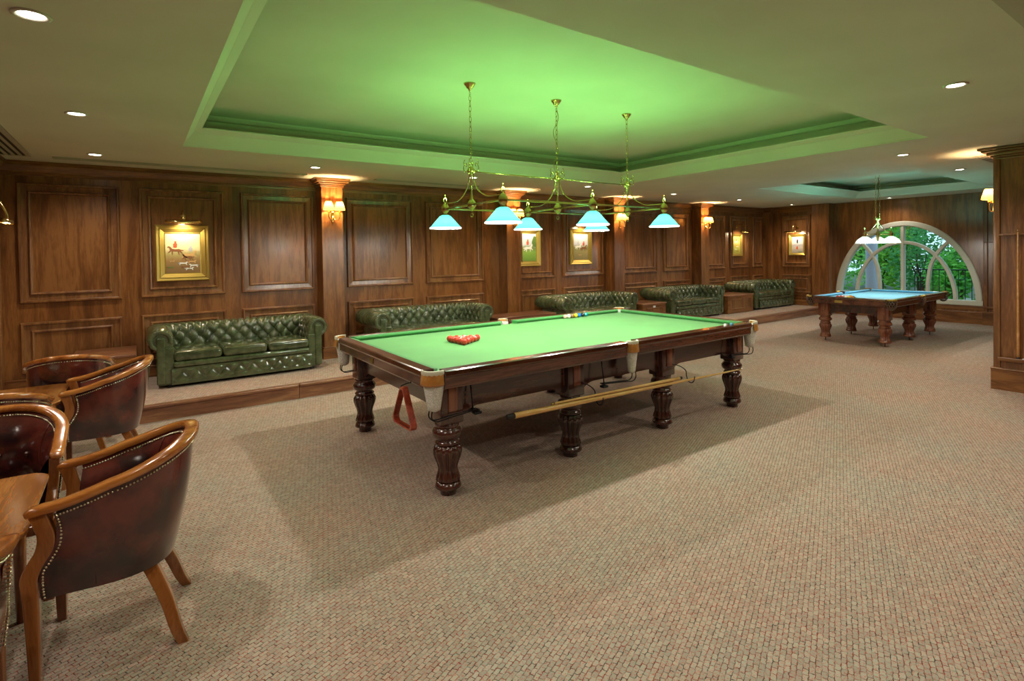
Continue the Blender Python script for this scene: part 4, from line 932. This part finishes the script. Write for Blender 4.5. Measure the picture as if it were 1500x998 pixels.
# ================================================================ TUB CHAIRS
def make_chair():
    t = empty('tub_chair', (0, 0, 0), 0, 'x', 'armchair', 'oxblood leather tub chairs with wooden rails')
    # faces -y; arms at x=+-.29
    A, Yc = .270, .0; yfr = -.215; N = 48
    def pt(f, sc=1.0, off=0):
        # f 0..1 from right arm front round the back to left arm front
        Ls = Yc-yfr; Lc = PI*A*.98; tot = 2*Ls+Lc; d = f*tot
        a = A*sc+off
        if d < Ls: return (a, yfr+d), (1, 0)
        if d > Ls+Lc: return (-a, Yc-(d-Ls-Lc)), (-1, 0)
        q = (d-Ls)/Lc*PI; e = .86
        c_, s_ = math.cos(q), math.sin(q)
        cx = math.copysign(abs(c_)**e, c_); sy = s_**e
        return (a*cx, Yc+a*1.02*sy), (c_, s_)
    def ztop(f):
        b = math.sin(PI*f); return .70+.155*max(0, b)**1.6
    # wooden rail
    fr_ = [i/60 for i in range(61)]
    pts = []; rs = []
    for f in fr_:
        (x, y), _ = pt(f, 1.0, .006); pts.append((x, y, ztop(f)+.012)); rs.append(.03 if .03 < f < .97 else .03)
    p0 = pts[0]; pts = [(p0[0], p0[1]-.05, p0[2]-.012), (p0[0], p0[1]-.03, p0[2]-.005)]+pts+[(-p0[0], p0[1]-.03, p0[2]-.005), (-p0[0], p0[1]-.05, p0[2]-.012)]
    rs = [.02, .029]+rs+[.029, .02]
    MB().tube(pts, rs, 14, flat=(1.0, .62)).build('arm_rail', 'chairwood', t)
    # leather shell outer + inner
    f0, f1 = .035, .965
    def zlow(f): return .335+.008*(1-math.sin(PI*f))
    outer = []
    for i in range(N+1):
        f = f0+(f1-f0)*i/N; row = []
        for j in range(11):
            v = j/10; z = ztop(f)*(1-v)+zlow(f)*v
            taper = 1-.13*v**1.3; bulge = .012*math.sin(PI*v)
            (x, y), (nx, ny) = pt(f, taper, bulge+.012); y = y-(.05*v if y > Yc else .05*v*max(0, (y-yfr)/(Yc-yfr)))
            row.append((x, y, z))
        rows_ = row; outer.append(rows_)
    MB().grid(outer).build('outer_leather', 'red', t)
    inner = []
    for i in range(N+1):
        f = f0+(f1-f0)*i/N; row = []
        for j in range(13):
            v = j/12; z = ztop(f)-.01-(ztop(f)-.44)*v
            taper = 1-.10*v; puff = -.012-.05*math.sin(PI*min(1, v*1.15))**.7
            (x, y), (nx, ny) = pt(f, taper, puff)
            row.append((x, y-.02*v, z))
        inner.append(row)
    il = MB().grid(inner).build('inner_leather', 'red', t)
    for f in (.30, .70):
        i = int((f-f0)/(f1-f0)*N); MB().tube([Vector(p)*1.0+Vector((0, -.004, 0)) for p in inner[i]], .0035, 6).build('seam_piping', 'red', il)
    for f in (.40, .5, .60):
        i = int((f-f0)/(f1-f0)*N); p = inner[i][6]; MB().sphere(p[0], p[1]-.003, p[2], .013, 10, 6).build('button', 'red', il)
    # nails along the top edges and down the arm fronts
    nl = MB()
    def nail(p): nl.sphere(p[0], p[1], p[2], .0052, 6, 4)
    per = 108
    for i in range(per+1):
        f = f0+(f1-f0)*i/per; (x, y), (nx, ny) = pt(f, 1.0, .015); nail((x+.0*nx, y+.0*ny, ztop(f)-.024))
        (x, y), (nx, ny) = pt(f, 1.0, -.026); nail((x, y, ztop(f)-.020))
    fp = catmull([(-.18, .68), (-.17, .62), (-.177, .56), (-.207, .50), (-.23, .46), (-.233, .40), (-.23, .345)], 5)
    cum = 0; last = Vector((fp[0][0], fp[0][1]))
    import itertools
    dn = []
    for a, b in zip(catmull([(-.18, .68, 0), (-.17, .62, 0), (-.177, .56, 0), (-.207, .50, 0), (-.23, .46, 0), (-.233, .40, 0), (-.23, .345, 0)], 16)[:-1], [None]*200):
        dn.append(a)
    acc = None
    for p in dn:
        if acc is None or (p-acc).length > .0115:
            for sg in (-1, 1):
                k = (.70-p.y)/.36; nail((sg*(A*(1-.13*k**1.3)+.024), p.x+.012, p.y)); 
            acc = p
    nl.build('nail_heads', 'nail', t)['kind'] = 'stuff'
    # side leather flap between shell and post
    for sg in (-1, 1):
        g = [];
        for i in range(13):
            z = .69-(.69-.345)*i/12; k = (.70-z)/.36; yy = .055+[-.235, -.228, -.225, -.227, -.233, -.245, -.26, -.275, -.284, -.288, -.289, -.288, -.285][i]
            x = A*(1-.13*k**1.3)+.018
            g.append([(sg*x, yy-.0, z), (sg*x, -.12, z), (sg*x, -.06, z)])
        MB().grid(g).build('side_leather', 'red', t)
        # curved arm post running into the front leg
        pc = [(-.232, .70, .03), (-.218, .655, .028), (-.206, .60, .028), (-.214, .545, .03), (-.244, .49, .03), (-.264, .44, .028), (-.264, .38, .026), (-.260, .2, .022), (-.258, .0, .017)]
        cv = catmull([(y, z, r) for y, z, r in pc], 5); m = MB(); rows = []
        for p in cv:
            k = max(0, (.70-p.y)/.36); x = sg*(A*(1-.13*min(k, 1)**1.3)-.002); r = p.z
            rows.append([(x-.021, p.x-r, p.y), (x+.021, p.x-r, p.y), (x+.021, p.x+r, p.y), (x-.021, p.x+r, p.y), (x-.021, p.x-r, p.y)])
        m.grid(rows, smooth=False); m.add([rows[-1][0], rows[-1][1], rows[-1][2], rows[-1][3]], [(0, 1, 2, 3)]); m.build('front_leg', 'chairleg', t, bevel=.005)
        rc = [(.135, .10, .36, .026), (.158, .135, .28, .027), (.19, .175, .18, .025), (.226, .21, .06, .021), (.243, .235, .0, .019)]
        cv = catmull([(x, y, z) for x, y, z, _ in rc], 5); n_ = len(cv); rows = []
        for i, p in enumerate(cv):
            r = .030-.010*i/(n_-1); x = sg*p.x
            rows.append([(x-r, p.y-r, p.z), (x+r, p.y-r, p.z), (x+r, p.y+r, p.z), (x-r, p.y+r, p.z), (x-r, p.y-r, p.z)])
        m = MB(); m.grid(rows, smooth=False); m.add(rows[-1][:4], [(0, 1, 2, 3)]); m.build('rear_leg', 'chairleg', t, bevel=.005)
    MB().rbox(-.205, .205, -.265, .06, .37, .475, .045, .02).build('seat_cushion', 'red', t)
    MB().rbox(-.225, .225, -.278, -.23, .335, .385, .01, k=2).rbox(-.15, .15, -.23, .09, .33, .372, .02).build('seat_rail', 'chairleg', t)
    return t
chair = make_chair()
PH = PI/2
for i, (x, y, rz, lb) in enumerate([
    (-1.61, -.15, -PI/2-.09, 'nearest oxblood leather tub chair with nail trim, right of the near tea table'),
    (-2.15, .60, 0.0, 'tub chair with buttoned inner back behind the near tea table'),
    (-1.74, 2.20, -PI/2, 'tub chair on the right side of the far tea table'),
    (-2.02, 2.99, PI-.05, 'dark tub chair turned away, farthest of the chairs, against the panelling'),
    (-2.19, -.87, PI, 'tub chair cut off at the bottom left corner, in front of the near tea table'),
    (-2.32, 1.58, PI, 'tub chair whose rail end shows between the two tea tables')]):
    place(chair, i == 0, (x, y, 0), rz, lb)
def tea_table(x, y, z, hw, label, bright):
    t = empty('tea_table', (x, y, 0), 0, label, 'table')
    c = .09
    def oc(h, cc):
        out = []
        for sx, sy in ((1, 1), (-1, 1), (-1, -1), (1, -1)):
            a0 = math.atan2(sy, sx)-PI/4
            for k in range(5): q = a0+PI/2*k/4; out.append((sx*(h-cc)+cc*math.cos(q), sy*(h-cc)+cc*math.sin(q)))
        return out
    m = MB()
    lv = [(hw-.02, z-.03), (hw-.004, z-.024), (hw-.004, z-.016), (hw, z-.012), (hw, z-.004), (hw-.006, z)]
    rows = []
    for h, zz in lv:
        r = [(a, b, zz) for a, b in oc(h, c)]; rows.append(r+[r[0]])
    m.grid(rows, smooth=False); m.add(rows[-1][:-1], [tuple(range(20))]); m.add(rows[0][:-1], [tuple(reversed(range(20)))]); m.build('table_top', bright, t)
    MB().box(-hw+.09, hw-.09, -hw+.09, hw-.09, z-.10, z-.03).build('table_apron', 'chairleg', t)
    for sx in (-1, 1):
        for sy in (-1, 1): MB().tube([(sx*(hw-.11), sy*(hw-.11), 0), (sx*(hw-.11), sy*(hw-.11), z-.03)], [.018, .03], 8).build('leg', 'chairleg', t)
    return t
tea_table(-2.29, -.10, .655, .40, 'near tea table with a worn glossy wooden top at the left edge', 'tabletop')
tea_table(-2.40, 2.30, .655, .40, 'far orange wooden tea table between the tub chairs', 'tabletop')
o = MB().rbox(-.12, .12, -.08, .08, 0, .006, .003, k=1).build('paper_card', 'cream'); o.location = (-2.33, 2.33, .656); tag(o, 'pale card lying on the far orange tea table', 'card')

# ================================================================ CUE RACKS
def cue_rack(x, y0, y1, zlo, zhi, label, cues):
    t = empty('cue_rack', (x, (y0+y1)/2, 0), 0, label, 'cue rack')
    d = (y1-y0)/2
    m = MB().rbox(-.045, 0, -d, d, zhi-.012, zhi+.012, .005, k=2)
    for i in range(6): q = -d+.05+(2*d-.1)*i/5; m.lathe([(.012, -.004), (.014, .0), (.012, .004)], -.05, q, zhi, 10)
    m.build('top_holder', 'trimy', t)
    MB().rbox(-.06, 0, -d, d, zlo-.03, zlo, .006, k=2).rbox(-.065, -.055, -d, d, zlo-.03, zlo+.015, .003, k=1).build('bottom_shelf', 'trimy', t)
    for (y, zt, lb) in cues: 
        c = cue((x-.035, y, zlo+.002), (x-.05, y, zt), .0155, .007, lb, mat='cuewoodz')
cue_rack(XR, -1.95, -1.36, .375, 1.805, 'wooden cue rack on the pillar at the right edge', [(-1.535, 1.86, 'brown cue standing in the rack on the right pillar')])
o = MB().rbox(-.02, .02, -.05, .05, 0, .018, .004, k=1).build('chalk_box', 'plainwhite'); o.location = (XR-.03, -1.62, .376); tag(o, 'small white chalk box on the lower shelf of the right cue rack', 'chalk box')
cue_rack(XW-.06, -.3, .33, .385, 1.75, 'far cue rack beside the arched window', [(.165, 1.90, 'red-brown cue standing in the far rack beside the window')])

# ================================================================ GARDEN
st(MB().box(XW+.2, 40, -20, 25, -.2, -.05).build('ground', 'grass'))
o = MB().add
pth = MB(); pth.add([(17.0, -6, -.04), (18.0, -6, -.04), (22.5, 9, -.04), (21.3, 9, -.04)], [(0, 1, 2, 3)]); st(pth.build('garden_path', 'path'))
t = empty('garden_railing', (15.3, 0, 0), 0, 'black iron railing outside the arched window', 'railing')
MB().rbox(-.02, .02, -3.5, 2.35, 1.06, 1.09, .006, k=1).build('handrail', 'rail_iron', t); MB().box(-.01, .01, -3.5, 2.35, .1, .13).build('bottom_rail', 'rail_iron', t)
for i in range(44): MB().box(-.007, .007, -3.45+i*.135-.007, -3.45+i*.135+.007, -.05, 1.06).build('baluster', 'rail_iron', t)
st_ = MB().lathe([(.19, -.05), (.19, .1), (.15, .14), (.14, 2.9)], 14.6, 3.12, 0, 24).build('garden_column', 'stone'); tag(st_, 'pale round garden column seen through the left window arch', 'column')
def leafblob(m, cx, cy, cz, rx, ry, rz_, n, s):
    for _ in range(n):
        a = random.uniform(0, 2*PI); b = math.acos(random.uniform(-1, 1)); r = random.uniform(.7, 1.02)
        p = Vector((cx+rx*r*math.sin(b)*math.cos(a), cy+ry*r*math.sin(b)*math.sin(a), cz+rz_*r*math.cos(b)))
        if p.z < -.04: continue
        d = Vector((random.gauss(0, 1), random.gauss(0, 1), random.gauss(0, .8))).normalized(); e = d.orthogonal().normalized()*s*.28; d = d*s
        m.add([p, p+d*.5+e, p+d, p+d*.5-e], [(0, 1, 2, 3)])
def shrub(x, y, rx, ry, h, mat, label, n=1600, s=.16, cat='shrub'):
    t = empty('garden_shrub', (x, y, -.05), 0, label, cat)
    m = MB()
    for _ in range(7):
        ox, oy = random.uniform(-.5, .5)*rx, random.uniform(-.5, .5)*ry; q = random.uniform(.5, .8)
        leafblob(m, ox, oy, h*random.uniform(.35, .72), rx*q*.8, ry*q*.8, h*.33, n//7, s)
    m.build('foliage', mat, t)['kind'] = 'stuff'
    m = MB()
    for _ in range(6): m.tube([(random.uniform(-.2, .2), random.uniform(-.2, .2), 0), (random.uniform(-.5, .5)*rx, random.uniform(-.5, .5)*ry, h*.6)], [.04, .015], 6)
    m.build('branches', 'bark', t)
def palm(x, y, h, R, mat, label):
    t = empty('garden_palm', (x, y, -.05), 0, label, 'palm')
    MB().tube([(0, 0, 0), (.05, .03, h*.5), (0, 0, h)], [.14, .11, .09], 10).build('trunk', 'bark', t)
    for k in range(22):
        a = 2*PI*k/22+random.uniform(-.1, .1); up = random.uniform(.1, 1.0); m = MB()
        pts = [Vector((math.cos(a)*R*f*math.cos(up*.6), math.sin(a)*R*f*math.cos(up*.6), h+R*(f*up-.75*f*f))) for f in [i/8 for i in range(9)]]
        m.tube(pts, .012, 4)
        for i in range(1, 9):
            for q in (0, .5):
                p = pts[i-1].lerp(pts[i], q); tdir = (pts[i]-pts[i-1]).normalized(); sd = tdir.cross(Vector((0, 0, 1))).normalized()
                for s_ in (-1, 1):
                    e = p+(sd*s_*.9+tdir*.5)*R*.34*(1-.5*i/9)+Vector((0, 0, -.1*R)); m.add([p-tdir*.02, p+tdir*.03, e], [(0, 1, 2)])
        m.build('frond', mat, t)
shrub(17.6, 5.9, 1.5, 1.4, 2.5, M['leafa'], 'dense green shrub seen in the left end of the window')
shrub(18.6, 3.3, 1.2, 1.2, 2.5, M['leafb'], 'dark shrub behind the garden column')
shrub(16.9, 1.9, .8, .8, 1.9, M['leafa'], 'bright green shrub just left of the window mullion')
shrub(25.5, 1.0, 3.2, 3.4, 6.2, M['leafa'], 'tall green tree at the top of the arched window', 11000, .3, 'tree')
shrub(24.5, 8.5, 3.2, 3.8, 6.0, M['leafb'], 'tall dark tree beyond the left end of the window', 10000, .3, 'tree')
shrub(24, -6.2, 3.2, 3.4, 6.0, M['leafa'], 'green tree beyond the right end of the window', 9000, .3, 'tree')
shrub(20.6, 5.2, 1.2, 1.3, 3.2, M['leafc'], 'light green tree standing behind the dense shrub', 2200, .2, 'tree')
shrub(20.8, -1.9, 1.4, 1.4, 3.6, M['leafb'], 'tall dark tree-like shrub behind the palm', 2200, .22)
shrub(32, -3.6, 3.0, 3.0, 8.0, M['leafc'], 'light tree behind the palm at the top right of the window', 5000, .26, 'tree')
palm(17.2, -.6, 1.25, 1.35, M['leafc'], 'bright green palm with arching fronds at the right of the window')
palm(20.2, 1.6, 2.2, 1.4, M['leafa'], 'second palm higher up behind the window mullion')
shrub(15.9, -2.3, .4, .7, .8, M['leafb'], 'low dark shrub behind the railing under the palm', 900, .14)
shrub(15.9, .6, .4, .8, .7, M['leafb'], 'low dark shrub behind the railing near the mullion', 900, .14)
